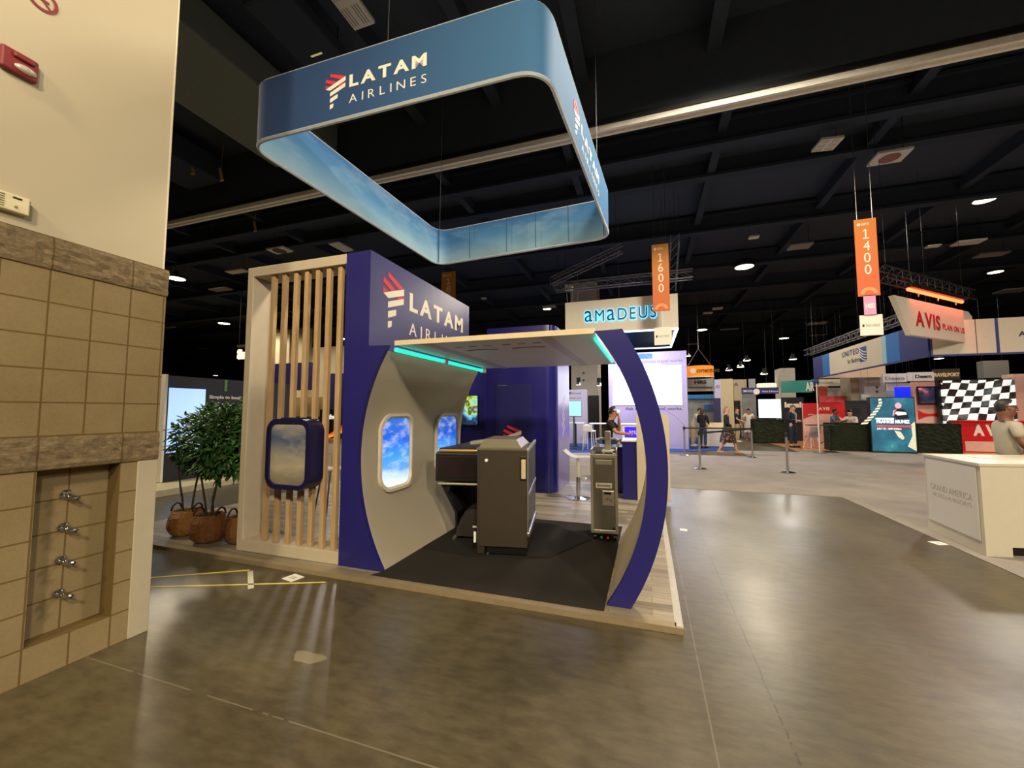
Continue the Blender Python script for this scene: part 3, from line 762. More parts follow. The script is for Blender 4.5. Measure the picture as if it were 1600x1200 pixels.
# shell with rounded front-left edge
rr = 0.05
fp = [(0, D_, 0.09)]
for k in range(7):
    a = R(180 + 90 * k / 6); fp.append((rr + rr * math.cos(a), rr + rr * math.sin(a), 0.09))
fp += [(W_ - 0.012, 0.0, 0.09), (W_, 0.012, 0.09), (W_, D_, 0.09)]
L(MB().prism(fp, (0, 0, H_ - 0.09)), 'shell', SHELL, sm=True)
L(MB().box((0.10, 0.03, 0.0), (W_ - 0.01, D_ - 0.03, 0.09), 0.01), 'plinth', BLACK)
L(MB().box((0.005, 0.01, 0.0), (0.09, 0.1, 0.12), 0.01), 'foot_cover', M('foot_brown', '#3a332c', 0.4, 0.3))
for a, b in ((0.12, 0.03), (0.50, 0.62)):
    L(MB().cyl((a, b, 0.0), (a, b, 0.014), 0.014, seg=10), 'floor_bolt', STEEL)
# bevelled top cap: low rim then raised plateau
def ringp(x0, x1, y0, y1, z): return [(x0, y0, z), (x1, y0, z), (x1, y1, z), (x0, y1, z), (x0, y0, z)]
m = MB().grid([ringp(0, W_ + 0.0, 0.0, D_, H_), ringp(0, W_ + 0.0, 0.0, D_, H_ + 0.02), ringp(0.02, 0.47, 0.05, D_ - 0.02, H_ + 0.025), ringp(0.045, 0.40, 0.17, D_ - 0.05, H_ + 0.10)])
m.prism(ringp(0.045, 0.40, 0.17, D_ - 0.05, H_ + 0.098)[:4], (0, 0, 0.004)); m.prism(ringp(0, W_, 0, D_, H_ + 0.0)[:4], (0, 0, 0.018))
L(m, 'top_cap', TOPG)
L(MB().cyl((0.11, 0.004, 0.965), (0.11, -0.012, 0.965), 0.017, seg=18), 'button', PUREW, sm=True)
# side door, trims, handle
L(MB().box((W_ - 0.002, 0.02, 0.24), (W_ + 0.012, D_, H_ + 0.0), 0.004), 'side_panel', SHELLD)
L(MB().box((W_ - 0.004, -0.004, 0.22), (W_ + 0.016, 0.018, H_ + 0.01), 0.005), 'edge_trim', STEEL)
L(MB().box((W_ - 0.01, 0.0, H_ - 0.01), (W_ + 0.02, D_ + 0.02, H_ + 0.045), 0.012, rot=(R(2.5), 0, 0)), 'arm_rail', TOPG)
L(MB().box((W_ + 0.004, 0.01, 0.62), (W_ + 0.022, D_, 0.655), 0.006, rot=(R(3), 0, 0)), 'middle_trim', STEEL)
L(MB().box((W_ - 0.012, -0.012, 0.21), (W_ + 0.03, D_ * 0.97, 0.265), 0.016, rot=(R(2), 0, 0)), 'lower_trim', STEEL)
L(MB().box((W_ - 0.075, -0.004, 0.76), (W_ - 0.008, 0.01, H_ - 0.06), 0.006), 'handle_recess', BLACK)
L(MB().box((W_ - 0.06, -0.012, 0.78), (W_ - 0.012, 0.004, H_ - 0.09), 0.008), 'handle', M('handle_cream', '#c9b896', 0.4))
L(MB().box((W_ + 0.011, 0.06, H_ - 0.12), (W_ + 0.016, 0.14, H_ - 0.10), 0.002), 'latch', BLACK)
# left console: monitor, shelf, foot well, ottoman
BZW = BZ
con = MB()
L(MB().box((-0.60, 0.48, 0.66), (-0.005, 1.10, 1.0), 0.02), 'console_body', SHELLD)
mon = L(MB().box((-0.605, 0.455, 0.655), (-0.01, 0.482, 0.985), 0.015), 'monitor', BLACK)
L(MB().box((-0.575, 0.450, 0.70), (-0.035, 0.456, 0.945), 0.004), 'screen', M('screen_off', '#221b1c', 0.12), mon)
L(MB().box((-0.57, 0.46, 0.987), (-0.01, 0.52, 1.03), 0.018), 'gold_trim', M('bronze_trim', '#a07c4c', 0.35, 0.6))
m = MB().prism([(-0.57, 0.50, 1.02), (-0.005, 0.50, 1.02), (-0.005, 1.10, 1.06), (-0.30, 1.10, 1.06)], (0, 0, 0.018))
L(m, 'console_top', SHELLD)
L(MB().box((-0.30, 0.82, 1.05), (-0.10, 0.97, 1.105), 0.02, rot=(0, R(-8), R(15))), 'armrest_pad', M('pad_grey', '#8f8b84', 0.6))
L(MB().box((-0.57, 0.44, 0.615), (-0.05, 0.70, 0.64), 0.008), 'tray_shelf', M('tray_silver', '#a89f8c', 0.35, 0.5))
side = [(-0.55, 0.60, 0.62), (-0.36, 0.60, 0.30), (-0.355, 0.60, 0.03), (-0.33, 0.60, 0.03), (-0.33, 0.60, 0.30), (-0.5, 0.60, 0.62)]
L(MB().prism([(-0.555, 0.50, 0.62), (-0.375, 0.50, 0.29), (-0.36, 0.50, 0.03), (-0.34, 0.50, 0.03), (-0.345, 0.50, 0.29), (-0.52, 0.50, 0.62)], (0, 0.6, 0)), 'footwell_side', BLACK)
L(MB().prism([(-0.555, 1.0, 0.62), (-0.36, 1.0, 0.29), (-0.36, 1.0, 0.03), (-0.005, 1.0, 0.03), (-0.005, 1.0, 0.62)], (0, 0.03, 0)), 'footwell_back', BLACK)
ot = MB(); prof = [(-0.35, 0.03), (-0.345, 0.10), (-0.30, 0.22), (-0.24, 0.315), (-0.16, 0.345), (-0.08, 0.34), (-0.01, 0.32), (-0.01, 0.03)]
ot.prism([(x, 0.47, z) for x, z in prof], (0, 0.5, 0))
ott = L(ot, 'ottoman', M('ottoman_brown', '#2b2421', 0.55))
L(MB().box((-0.15, 0.462, 0.135), (-0.09, 0.472, 0.155), 0.002), 'label_plate', PUREW, ott)
L(MB().box((-0.375, 0.44, 0.0), (-0.34, 0.60, 0.03), 0.006).cyl((-0.36, 0.42, 0.015), (-0.36, 0.46, 0.02), 0.02, seg=12), 'floor_fitting', STEEL)
L(MB().box((-0.03, 0.02, 0.11), (-0.006, 0.05, 0.22), 0.006), 'release_lever', PUREW)

# ---- airline trolley
ct = thing('airline_trolley', 'aluminium airline meal trolley with grey door and Economy plate', 'trolley', (-0.50, 4.85, PZ + 0.007), R(4))
def T(m, name, mat, parent=ct, sm=False): return m.build(name, mat, parent, sm, world=False)
w2 = 0.15
T(MB().box((-w2, 0.012, 0.09), (w2, 0.42, 0.985), 0.006), 'body', M('trolley_side', '#4b4a5c', 0.3, 0.5))
m = MB().box((-w2 - 0.004, 0, 0.085), (-w2 + 0.028, 0.03, 0.99), 0.005).box((w2 - 0.028, 0, 0.085), (w2 + 0.004, 0.03, 0.99), 0.005).box((-w2 + 0.028, 0, 0.945), (w2 - 0.028, 0.03, 0.99), 0.005).box((-w2 + 0.028, 0, 0.085), (w2 - 0.028, 0.03, 0.125), 0.005)
T(m, 'frame', ALU)
dr = T(MB().box((-w2 + 0.028, 0.006, 0.125), (w2 - 0.028, 0.02, 0.945), 0.003), 'door', M('trolley_grey', '#77736a', 0.4, 0.3))
T(MB().box((-0.095, 0.001, 0.87), (0.095, 0.007, 0.925), 0.003), 'card_holder', ALU, dr)
pl = T(MB().box((-0.095, 0.001, 0.60), (0.09, 0.007, 0.66), 0.003), 'name_plate', PUREW, dr)
text(pl, 'Economy', basis(ct) @ Vector((-0.075, 0.0, 0.613)), basis(ct).to_3x3() @ X, Z, 0.15, 0.032, DARKT, 0.002)
lt = T(MB().box((-0.02, -0.004, 0.40), (0.115, 0.008, 0.575), 0.012), 'latch_plate', ALU, dr)
T(MB().box((-0.002, -0.007, 0.53), (0.08, -0.003, 0.558), 0.004), 'lock_window', BLACK, lt)
T(MB().tube([(0.02, -0.008, 0.47), (0.04, -0.014, 0.495), (0.07, -0.014, 0.49), (0.085, -0.01, 0.45)], 0.007), 'latch_handle', STEEL, lt)
T(MB().box((0.09, -0.002, 0.135), (0.115, 0.007, 0.16), 0.003), 'vent_cap', BLACK, dr)
m = MB().box((-w2 - 0.004, 0.0, 0.99), (-w2 + 0.012, 0.43, 1.045), 0.005).box((w2 - 0.012, 0.0, 0.99), (w2 + 0.004, 0.43, 1.045), 0.005).box((-w2, 0, 0.99), (w2, 0.014, 1.01), 0.004).box((-w2, 0.415, 0.99), (w2, 0.43, 1.045), 0.004)
T(m, 'top_rail', ALU)
T(MB().box((-0.10, -0.002, 1.0), (-0.01, 0.004, 1.012)).box((0.01, -0.002, 1.0), (0.10, 0.004, 1.012)), 'handle_slots', BLACK)
T(MB().box((-w2, 0.01, 0.06), (w2, 0.42, 0.09), 0.005), 'chassis', BLACK)
for sx in (-1, 1):
    for yy in (0.05, 0.37):
        cs = T(MB().cyl((sx * 0.11 - 0.012, yy, 0.035), (sx * 0.11 + 0.012, yy, 0.035), 0.035, seg=16), 'caster', BLACK, sm=True)
        T(MB().box((sx * 0.11 - 0.02, yy - 0.012, 0.03), (sx * 0.11 + 0.02, yy + 0.012, 0.065), 0.003), 'caster_fork', STEEL, cs)
T(MB().box((-0.05, -0.015, 0.03), (-0.02, 0.03, 0.05), 0.004), 'brake_pedal', M('pedal_green', '#3b7a4a', 0.5)); T(MB().box((0.02, -0.015, 0.03), (0.05, 0.03, 0.05), 0.004), 'brake_pedal', REDS)
dm = thing('demo_stand', 'white column stand with two curved arms standing on the trolley top', 'display stand', (-0.47, 5.08, PZ + 1.0))
GW = M('stand_grey_white', '#dad7cf', 0.45)
MB().box((-0.075, -0.07, -0.005), (0.075, 0.07, 0.03), 0.012).build('base', GW, dm, world=False)
MB().box((-0.035, -0.03, 0.03), (0.035, 0.03, 0.26), 0.012).build('column', GW, dm, world=False)
for sx in (-1, 1):
    MB().tube([(sx * 0.03, 0, 0.165), (sx * 0.09, -0.01, 0.17), (sx * 0.125, -0.015, 0.15), (sx * 0.13, -0.02, 0.11), (sx * 0.105, -0.02, 0.065)], [0.014, 0.014, 0.022, 0.022, 0.012]).build('arm', GW, dm, True, world=False)
tag(MB().lathe([(0.012, 0), (0.016, 0.015), (0.02, 0.03), (0.006, 0.035)], (-0.385, 4.97, PZ + 1.0), 12).build('bottle_opener', M('brass', '#8d7d3a', 0.35, 0.7), None, True), 'small brass gadget on the trolley top, right of the white stand', 'gadget')
# service cart beside: dark disk behind the trolley
# ---- bar stool and reception desk
bs = thing('bar_stool', 'white curved bar stool on a chrome disc base left of the trolley', 'stool', (-1.17, 7.1, PZ))
m = MB(); rows = []
for k in range(13):
    u = k / 12; x = -0.24 + 0.46 * u; z = 0.70 + 0.13 * (max(0, 0.45 - u) / 0.45) ** 1.6 + 0.02 * u
    hw = 0.18 - 0.05 * abs(u - 0.5)
    rows.append([(x, -hw + 2 * hw * j / 8, z - 0.015 * math.sin(math.pi * j / 8)) for j in range(9)])
m.grid(rows); bmesh.ops.solidify(m.bm, geom=list(m.bm.faces), thickness=0.03)
m.build('seat', PUREW, bs, True, world=False)
MB().cyl((0, 0, 0.35), (0, 0, 0.69), 0.028).build('column', PUREW, bs, True, world=False)
MB().cyl((0, 0, 0.02), (0, 0, 0.36), 0.034).build('gas_lift', CHROME, bs, True, world=False)
MB().lathe([(0.20, 0.0), (0.20, 0.008), (0.12, 0.02), (0.04, 0.035)], seg=28).build('base', CHROME, bs, True, world=False)
MB().tube([(0.0, 0.03, 0.34), (0.14, 0.03, 0.34), (0.14, -0.12, 0.34)], 0.012).build('foot_rest', PUREW, bs, True, world=False)
rd = thing('reception_desk', 'navy reception desk with a tall white rounded end panel behind the cabin rib', 'desk', (0.0, 7.3, PZ))
MB().box((-0.43, 7.25, PZ), (-0.19, 7.85, 1.02), 0.004).build('body', NAVY, rd)
MB().box((-0.44, 7.24, 1.02), (-0.19, 7.86, 1.05), 0.006).build('desk_top', PUREW, rd)
pp = [(-0.19, 7.22, PZ), (0.33, 7.22, PZ)] + [(0.33 - 0.10 + 0.10 * math.cos(R(a)), 7.22, 1.40 + 0.10 * math.sin(R(a))) for a in range(0, 91, 15)] + [(-0.19, 7.22, 1.50)]
MB().prism(pp, (0, 0.06, 0)).build('end_panel', CREAM, rd)
cp = [(-1.0, 0), (-0.62, 0), ]
rd2 = thing('demo_counter', 'low navy counter behind the white stand and trolley', 'counter', (-0.75, 7.9, PZ))
MB().box((-0.95, 7.75, PZ), (-0.45, 8.3, 0.86), 0.01).build('body', NAVY, rd2)
MB().box((-0.97, 7.73, 0.86), (-0.45, 8.32, 0.885), 0.005).build('top', NAVY2, rd2)

# ---- hanging ring sign
rs = thing('hanging_ring_sign', 'large blue fabric ring sign with airline logo hanging above the booth', 'hanging sign', (-2.45, 5.2, 4.6))
ZB, ZT = 4.6, 5.31
def ring_outline(off=0.0):
    c = [(-4.30, 3.22), (-0.79, 3.30), (-0.55, 7.12), (-4.12, 7.36)]; r = 0.30; pts = []
    for i, p in enumerate(c):
        p = Vector(p).to_2d(); a = Vector(c[i - 1]).to_2d(); b = Vector(c[(i + 1) % 4]).to_2d()
        da = (a - p).normalized(); db = (b - p).normalized(); s = p + da * r; e = p + db * r
        for k in range(9):
            u = k / 8; pts.append((1 - u) ** 2 * s + 2 * u * (1 - u) * p + u * u * e)
    ce = Vector((-2.44, 5.25))
    return [ce + (q - ce) * (1 - off) for q in pts]
out, inn = ring_outline(0), ring_outline(0.012)
cl = lambda p: p + p[:1]
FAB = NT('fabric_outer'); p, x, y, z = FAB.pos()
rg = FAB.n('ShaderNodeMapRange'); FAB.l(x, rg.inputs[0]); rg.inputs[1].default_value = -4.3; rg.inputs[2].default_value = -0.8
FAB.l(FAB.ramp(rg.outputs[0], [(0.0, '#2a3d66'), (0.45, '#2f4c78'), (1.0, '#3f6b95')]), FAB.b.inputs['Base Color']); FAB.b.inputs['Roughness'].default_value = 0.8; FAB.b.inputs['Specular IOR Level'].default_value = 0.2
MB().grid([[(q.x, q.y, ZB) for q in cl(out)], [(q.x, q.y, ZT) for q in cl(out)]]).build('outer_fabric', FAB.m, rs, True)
SKYR = mat_sky('fabric_sky_print', ZB, ZT, [(0.0, '#86a7b8'), (0.3, '#6491b2'), (0.6, '#3f78a8'), (1.0, '#275f98')], cs=(0.8, 0.8, 2.0), cl=1.6, camt=0.4, cloud='#93adbd', rough=0.8)
MB().grid([[(q.x, q.y, ZB) for q in cl(inn)], [(q.x, q.y, ZT) for q in cl(inn)]]).build('inner_fabric', SKYR, rs, True)
tb = MB()
for zz, nm in ((ZB, 'lower_tube'), (ZT, 'upper_tube')):
    mid = [(a + b) / 2 for a, b in zip(out, inn)]
    ins = [(q.x, q.y, zz) for q in mid] + [(mid[0].x, mid[0].y, zz)]
    MB().tube(ins, 0.022 if zz == ZB else 0.014, 6).build(nm, M('sign_tube', '#b9c4cc', 0.4, 0.3), rs, True)
SEAM = M('seam_dark', '#22364f', 0.7)
for px_, py_ in ((-0.85, 3.42), (-4.02, 7.22), (-0.66, 7.0)): MB().box((px_ - 0.006, py_ - 0.006, ZB), (px_ + 0.006, py_ + 0.006, ZT)).build('zip_seam', SEAM, rs)
for u in (0.22, 0.45, 0.62, 0.8): MB().box((-4.10 + 3.5 * u - 0.004, 7.335 - 0.24 * u - 0.054, ZB + 0.02), (-4.10 + 3.5 * u + 0.004, 7.335 - 0.24 * u - 0.046, ZT - 0.02)).build('fabric_seam', SEAM, rs)
fr = (Vector((-0.79, 3.30, 0)) - Vector((-4.30, 3.22, 0))).normalized()
def onfront(x, z): return Vector((x, 3.22 + (x + 4.30) * 0.0228, z))
logo(rs, onfront(-3.19, 4.735), fr, Z, 0.255, 0.40, d=0.004)
text(rs, 'LATAM', onfront(-2.885, 4.925), fr, Z, 0.905, 0.135, LETTER, 0.004, 0.035, each=True)
text(rs, 'AIRLINES', onfront(-2.885, 4.75), fr, Z, 0.905, 0.09, LETTER, 0.004, -0.008, each=0.6)
sd = (Vector((-0.55, 7.12, 0)) - Vector((-0.79, 3.30, 0))).normalized()
def onside(y, z): return Vector((-0.79 + (y - 3.30) * 0.0628, y, z))
logo(rs, onside(4.35, 4.72), sd, Z, 0.29, 0.42, d=0.006)
text(rs, 'LATAM', onside(4.75, 4.93), sd, Z, 1.2, 0.14, LETTER, 0.004, 0.035, each=True)
text(rs, 'AIRLINES', onside(4.75, 4.74), sd, Z, 1.2, 0.09, LETTER, 0.004, -0.008, each=0.6)
for a, b in (((-1.3, 3.32, ZB), (-0.62, 5.4, 9.29)), ((-2.47, 3.3, ZB), (-2.62, 3.6, 9.29)), ((-4.05, 7.3, ZT), (-4.0, 7.3, 9.29)), ((-0.75, 6.9, ZT), (-0.75, 6.9, 9.29))):
    MB().cyl(a, b, 0.0035, seg=5).build('suspension_wire', M('wire_grey', '#4a4d50', 0.5), rs)

# ---- potted shrubs
WICK = [mat_wicker('wicker_light', '#8a5a22', '#c08a42'), mat_wicker('wicker_mid', '#6e3f18', '#9a6430'), mat_wicker('wicker_dark', '#5e3a1c', '#86582e')]
LEAF = NT('leaf_green'); p, x, y, z = LEAF.pos(); n_ = LEAF.noise(p, 14, 3)
LEAF.l(LEAF.ramp(n_, [(0.3, '#1d4216'), (0.5, '#335f26'), (0.7, '#688a48')]), LEAF.b.inputs['Base Color']); LEAF.b.inputs['Roughness'].default_value = 0.38
STEM = M('stem_brown', '#3d3a22', 0.7)
def shrub(x, y, rb, hb, seed, label, wick, stems, crown):
    rnd = random.Random(seed)
    t = thing('potted_shrub', label, 'plant', (x, y, PZ))
    pot = MB().lathe([(rb * 0.62, 0), (rb * 0.82, 0.03), (rb * 0.98, hb * 0.30), (rb, hb * 0.45), (rb * 0.92, hb * 0.75), (rb * 0.74, hb * 0.97), (rb * 0.70, hb), (rb * 0.62, hb * 0.97), (rb * 0.62, hb * 0.90)], seg=72, weave=True).build('wicker_basket', wick, t, True, world=False)
    MB().lathe([(0.001, hb * 0.9), (rb * 0.66, hb * 0.9), (rb * 0.66, hb * 0.93), (0.001, hb * 0.94)], seg=20).build('soil', M('soil', '#2a1d12', 0.95), t, world=False)
    for a in (0.3, math.pi + 0.3):
        ca, sa = math.cos(a), math.sin(a); pts = []
        for k in range(9):
            b = math.pi * k / 8; u = 0.075 * math.cos(b)
            pts.append((rb * 0.70 * ca - u * sa, rb * 0.70 * sa + u * ca, hb * 0.96 + 0.085 * math.sin(b)))
        MB().tube(pts, 0.010, 6).build('basket_handle', M('handle_dark', '#2c1a10', 0.6), pot, True, world=False)
    for k in range(stems):
        a = 2 * math.pi * k / stems + seed; x0, y0 = 0.04 * math.cos(a), 0.04 * math.sin(a)
        pts = [(x0 * (1 + 2.2 * u) + rnd.uniform(-.01, .01), y0 * (1 + 2.2 * u) + rnd.uniform(-.01, .01), hb * 0.9 + u * (crown[2] - hb)) for u in (0, .2, .4, .6, .8, 1.0, 1.15)]
        MB().tube(pts, [0.012, 0.012, 0.011, 0.010, 0.009, 0.007, 0.004], 6).build('stem', STEM, t, True, world=False)
    bm = bmesh.new(); cx, cy, cz, rx, rz, cnt = crown
    for k in range(cnt):
        while True:
            v = Vector((rnd.uniform(-1, 1), rnd.uniform(-1, 1), rnd.uniform(-1, 1)))
            if 0.35 < v.length < 1 and (v.length > 0.6 or rnd.random() < 0.4): break
        if rnd.random() < 0.12: v *= 1.12
        p0 = Vector((cx + v.x * rx, cy + v.y * rx * 0.8, cz + v.z * rz)); ln = rnd.uniform(0.06, 0.105); wd = ln * 0.38
        d = (v.normalized() + Vector((rnd.uniform(-.8, .8), rnd.uniform(-.8, .8), rnd.uniform(-1.0, .3)))).normalized()
        s = d.cross(Vector((rnd.uniform(-.4, .4), rnd.uniform(-.4, .4), 1))).normalized(); u = s.cross(d)
        A = [bm.verts.new(p0), bm.verts.new(p0 + d * ln * .3 + s * wd * .5 - u * .006), bm.verts.new(p0 + d * ln * .7 + s * wd * .4 - u * .004), bm.verts.new(p0 + d * ln - u * .012), bm.verts.new(p0 + d * ln * .7 - s * wd * .4 - u * .004), bm.verts.new(p0 + d * ln * .3 - s * wd * .5 - u * .006), bm.verts.new(p0 + d * ln * .35 + u * .005), bm.verts.new(p0 + d * ln * .7 + u * .004)]
        for f in ((0, 1, 6), (1, 2, 7, 6), (2, 3, 7), (3, 4, 7), (4, 5, 6, 7), (5, 0, 6)): bm.faces.new([A[i] for i in f])
    me = bpy.data.meshes.new('foliage'); bm.to_mesh(me); bm.free(); link('foliage', me, LEAF.m, t, True)
shrub(-5.40, 3.52, 0.19, 0.30, 1, 'green shrub in the lightest wicker basket, nearest the block wall', WICK[0], 2, (0.10, 0.05, 1.12, 0.34, 0.36, 1150))
shrub(-4.86, 3.42, 0.185, 0.31, 2, 'green shrub in the middle wicker basket, standing forward of the others', WICK[1], 3, (0.06, 0.05, 1.16, 0.36, 0.44, 1400))
shrub(-4.46, 3.52, 0.18, 0.30, 3, 'green shrub in the darkest wicker basket, half behind the slat screen frame', WICK[2], 3, (-0.06, 0.08, 1.17, 0.27, 0.48, 1300))

# ---- tape and paper on the floor
TAPEY = M('yellow_tape', '#e0cf62', 0.45); TAPEW = M('white_tape', '#cfcbb6', 0.5)
def strip(a, b, wd, mt, label, z=0.002):
    a, b = Vector(a), Vector(b); d = (b - a).normalized(); s = Vector((-d.y, d.x, 0)) * wd / 2
    o = MB().prism([a + s + Z * 0.0005, b + s + Z * 0.0005, b - s + Z * 0.0005, a - s + Z * 0.0005], (0, 0, z)).build('floor_tape', mt); return tag(o, label, 'tape')
strip((-4.9, 2.30, 0), (-3.71, 3.02, 0), 0.022, TAPEY, 'yellow floor tape strip nearest the slat screen')
strip((-4.6, 2.29, 0), (-2.80, 3.03, 0), 0.022, TAPEY, 'longer yellow floor tape strip nearer the viewer, ending at the blue wall')
strip((-3.68, 3.0, 0), (-3.32, 2.72, 0), 0.045, TAPEW, 'short white floor tape strip joining the two yellow strips')
tag(MB().prism([Vector((-2.06 + 0.11 * math.cos(a) * (1 + .25 * math.sin(3 * a)), 2.10 + 0.07 * math.sin(a) * (1 + .3 * math.cos(2 * a)), 0.0004)) for a in [k * math.pi / 8 for k in range(16)]], (0, 0, 0.0004)).build('floor_stain', M('stain_pale', '#7c745c', 0.5)), 'pale scuffed stain on the concrete in front of the cabin mock-up', 'stain')
def card(px, py, w, d, rz, label, mark):
    p = at_z(px, py, 0)
    t = thing('floor_card', label, 'paper card', (p.x, p.y, 0.0), R(rz))
    MB().box((-w / 2, -d / 2, 0.0005), (w / 2, d / 2, 0.003)).build('card', PUREW, t, world=False)
    if mark: text(t, mark, basis(t) @ Vector((-w * 0.22, -d * 0.18, 0.003)), basis(t).to_3x3() @ X, basis(t).to_3x3() @ Y, w * 0.44, d * 0.36, GREYT, 0.0006)
card(458, 903, 0.15, 0.13, -12, 'white paper card on the concrete in front of the slat screen', '118')
card(1068, 828, 0.085, 0.10, 0, 'small square paper card on the concrete right of the cabin rib', '19')
card(1467, 849, 0.14, 0.13, 20, 'white paper card on the floor in front of the white hotel counter', '17')

# ================================================================== hanging aisle banners
ORB = NT('banner_orange'); p, x, y, z = ORB.pos()
mr = ORB.n('ShaderNodeMapRange'); ORB.l(z, mr.inputs[0]); mr.inputs[1].default_value = 4.4; mr.inputs[2].default_value = 6.6
ORB.l(ORB.ramp(mr.outputs[0], [(0.0, '#d0653a'), (0.5, '#d77a3a'), (1.0, '#d58f36')]), ORB.b.inputs['Base Color']); ORB.b.inputs['Roughness'].default_value = 0.7
PEACH = M('banner_pale_mark', '#e39a62', 0.6)
def banner(px0, px1, pyt, pyb, yv, num, label, wire=True, tail=None):
    a = at_y(px0, pyt, yv); b = at_y(px1, pyb, yv); wd = b.x - a.x; h = a.z - b.z
    t = thing('aisle_banner', label, 'banner', ((a.x + b.x) / 2, yv, b.z))
    x0, z0 = a.x, b.z
    MB().box((x0, yv, z0), (x0 + wd, yv + 0.02, z0 + h), 0.004).build('cloth', ORB.m, t)
    dg = h * 0.125
    for k, ch in enumerate(num):
        zc = z0 + h * (0.80 - 0.153 * k) - dg / 2
        if ch == '1':
            c_, hw, st = x0 + wd * 0.5, wd * 0.13, wd * 0.035
            MB().prism([(c_ - hw, yv - 0.004, zc), (c_ + hw, yv - 0.004, zc), (c_ + hw, yv - 0.004, zc + 2 * st), (c_ + st, yv - 0.004, zc + 2 * st), (c_ + st, yv - 0.004, zc + dg), (c_ - st, yv - 0.004, zc + dg), (c_ - hw, yv - 0.004, zc + dg * 0.86), (c_ - hw, yv - 0.004, zc + dg * 0.76), (c_ - st, yv - 0.004, zc + dg * 0.85), (c_ - st, yv - 0.004, zc + 2 * st), (c_ - hw, yv - 0.004, zc + 2 * st)], (0, 0.005, 0)).build('digit', LETTER, t)
        elif zc > z0: text(t, ch, (x0 + wd * (0.36 if ch != '1' else 0.40), yv, zc), X, Z, wd * (0.30 if ch != '1' else 0.2), dg, LETTER, 0.004, 0.0, name='digit')
    text(t, 'GBTA', (x0 + wd * 0.32, yv, z0 + h * 0.915), X, Z, wd * 0.36, h * 0.032, LETTER, 0.003, 0.02, name='small_lettering')
    m = MB().lathe([(wd * 0.055, 0), (wd * 0.085, 0), (wd * 0.085, 0.006), (wd * 0.055, 0.006)], seg=14)
    m.bm.transform(Matrix.Translation((x0 + wd * 0.2, yv, z0 + h * 0.93)) @ Matrix.Rotation(R(90), 4, 'X')); m.build('ring_mark', LETTER, t)
    m = MB()
    for k in range(7):
        an = R(20 + 140 * k / 6); c, s = math.cos(an), math.sin(an)
        m.prism([(x0 + wd * (0.5 + r * c - q * s * 0.05), yv - 0.004, z0 + h * 0.02 + wd * (r * s + q * c * 0.05)) for r, q in ((0.22, 1), (0.40, 1.6), (0.40, -1.6), (0.22, -1))], (0, 0.004, 0))
    m.build('sunrise_mark', PEACH, t)
    MB().cyl((x0 + wd * 0.15, yv + 0.01, z0 + h), (x0 + wd * 0.15, yv + 0.01, 9.29), 0.006, seg=5).build('wire', STEEL, t); MB().cyl((x0 + wd * 0.85, yv + 0.01, z0 + h), (x0 + wd * 0.85, yv + 0.01, 9.29), 0.006, seg=5).build('wire', STEEL, t)
    return t
b16 = banner(1018, 1047, 383, 485, 13.0, '1600', 'orange 1600 banner in front of the white sign with blue letters')
b14 = banner(1334, 1376, 344, 461, 11.0, '1400', 'orange 1400 banner above a small pink and a small white sign')
b18 = banner(690, 711, 426, 500, 16.0, '1800', 'orange 1800 banner rising behind the navy feature wall')
b20 = banner(404, 426, 461, 552, 16.2, '2000', 'orange banner half hidden behind the slat screen frame and first slat')
def small_sign(px0, px1, py0, py1, yv, mat, txt, label, tcol=GREYT, hl=0.12):
    a = at_y(px0, py0, yv); b = at_y(px1, py1, yv)
    t = thing('small_hanging_sign', label, 'sign', ((a.x + b.x) / 2, yv, b.z))
    MB().box((a.x, yv, b.z), (b.x, yv + 0.02, a.z), 0.003).build('board', mat, t)
    w_, h_ = b.x - a.x, a.z - b.z
    if txt: text(t, txt, (a.x + w_ * 0.24, yv, b.z + h_ * 0.42), X, Z, w_ * 0.62, h_ * 0.13, tcol, 0.003, 0.0)
    MB().box((a.x + w_ * 0.1, yv - 0.003, b.z + h_ * 0.42), (a.x + w_ * 0.19, yv, b.z + h_ * 0.55)).build('emblem', DARKT, t)
    MB().cyl((a.x + w_ * 0.5, yv + 0.01, a.z), (a.x + w_ * 0.5, yv + 0.01, a.z + hl), 0.008, seg=5).build('hanger', PUREW, t)
    return t
small_sign(1343, 1381, 493, 523, 11.04, WHITE, 'TRAVEL PAVILION', 'small white sign hung below the pink 1400 tag')
t = thing('small_hanging_sign', 'small pink 1400 tag directly under the orange 1400 banner', 'sign', at_y(1360, 491, 11.0))
a = at_y(1349, 461.5, 11); b = at_y(1370, 491, 11)
MB().box((a.x, 11.0, b.z), (b.x, 11.015, a.z), 0.003).build('board', M('tag_pink', '#cf93b8', 0.6), t)
MB().cyl(((a.x + b.x) / 2, 11.008, a.z), ((a.x + b.x) / 2, 11.008, a.z + 0.03), 0.006, seg=5).build('hanger', STEEL, t)
text(t, '1400', (a.x + 0.03, 11.0, b.z + 0.14), X, Z, b.x - a.x - 0.06, 0.12, LETTER, 0.003)
t = small_sign(1022, 1050, 512, 538, 13.0, WHITE, 'PARTNER', 'small white sign hung below the orange 1600 banner', hl=at_y(1030, 485, 13.0).z - at_y(1030, 512, 13.0).z + 0.01)

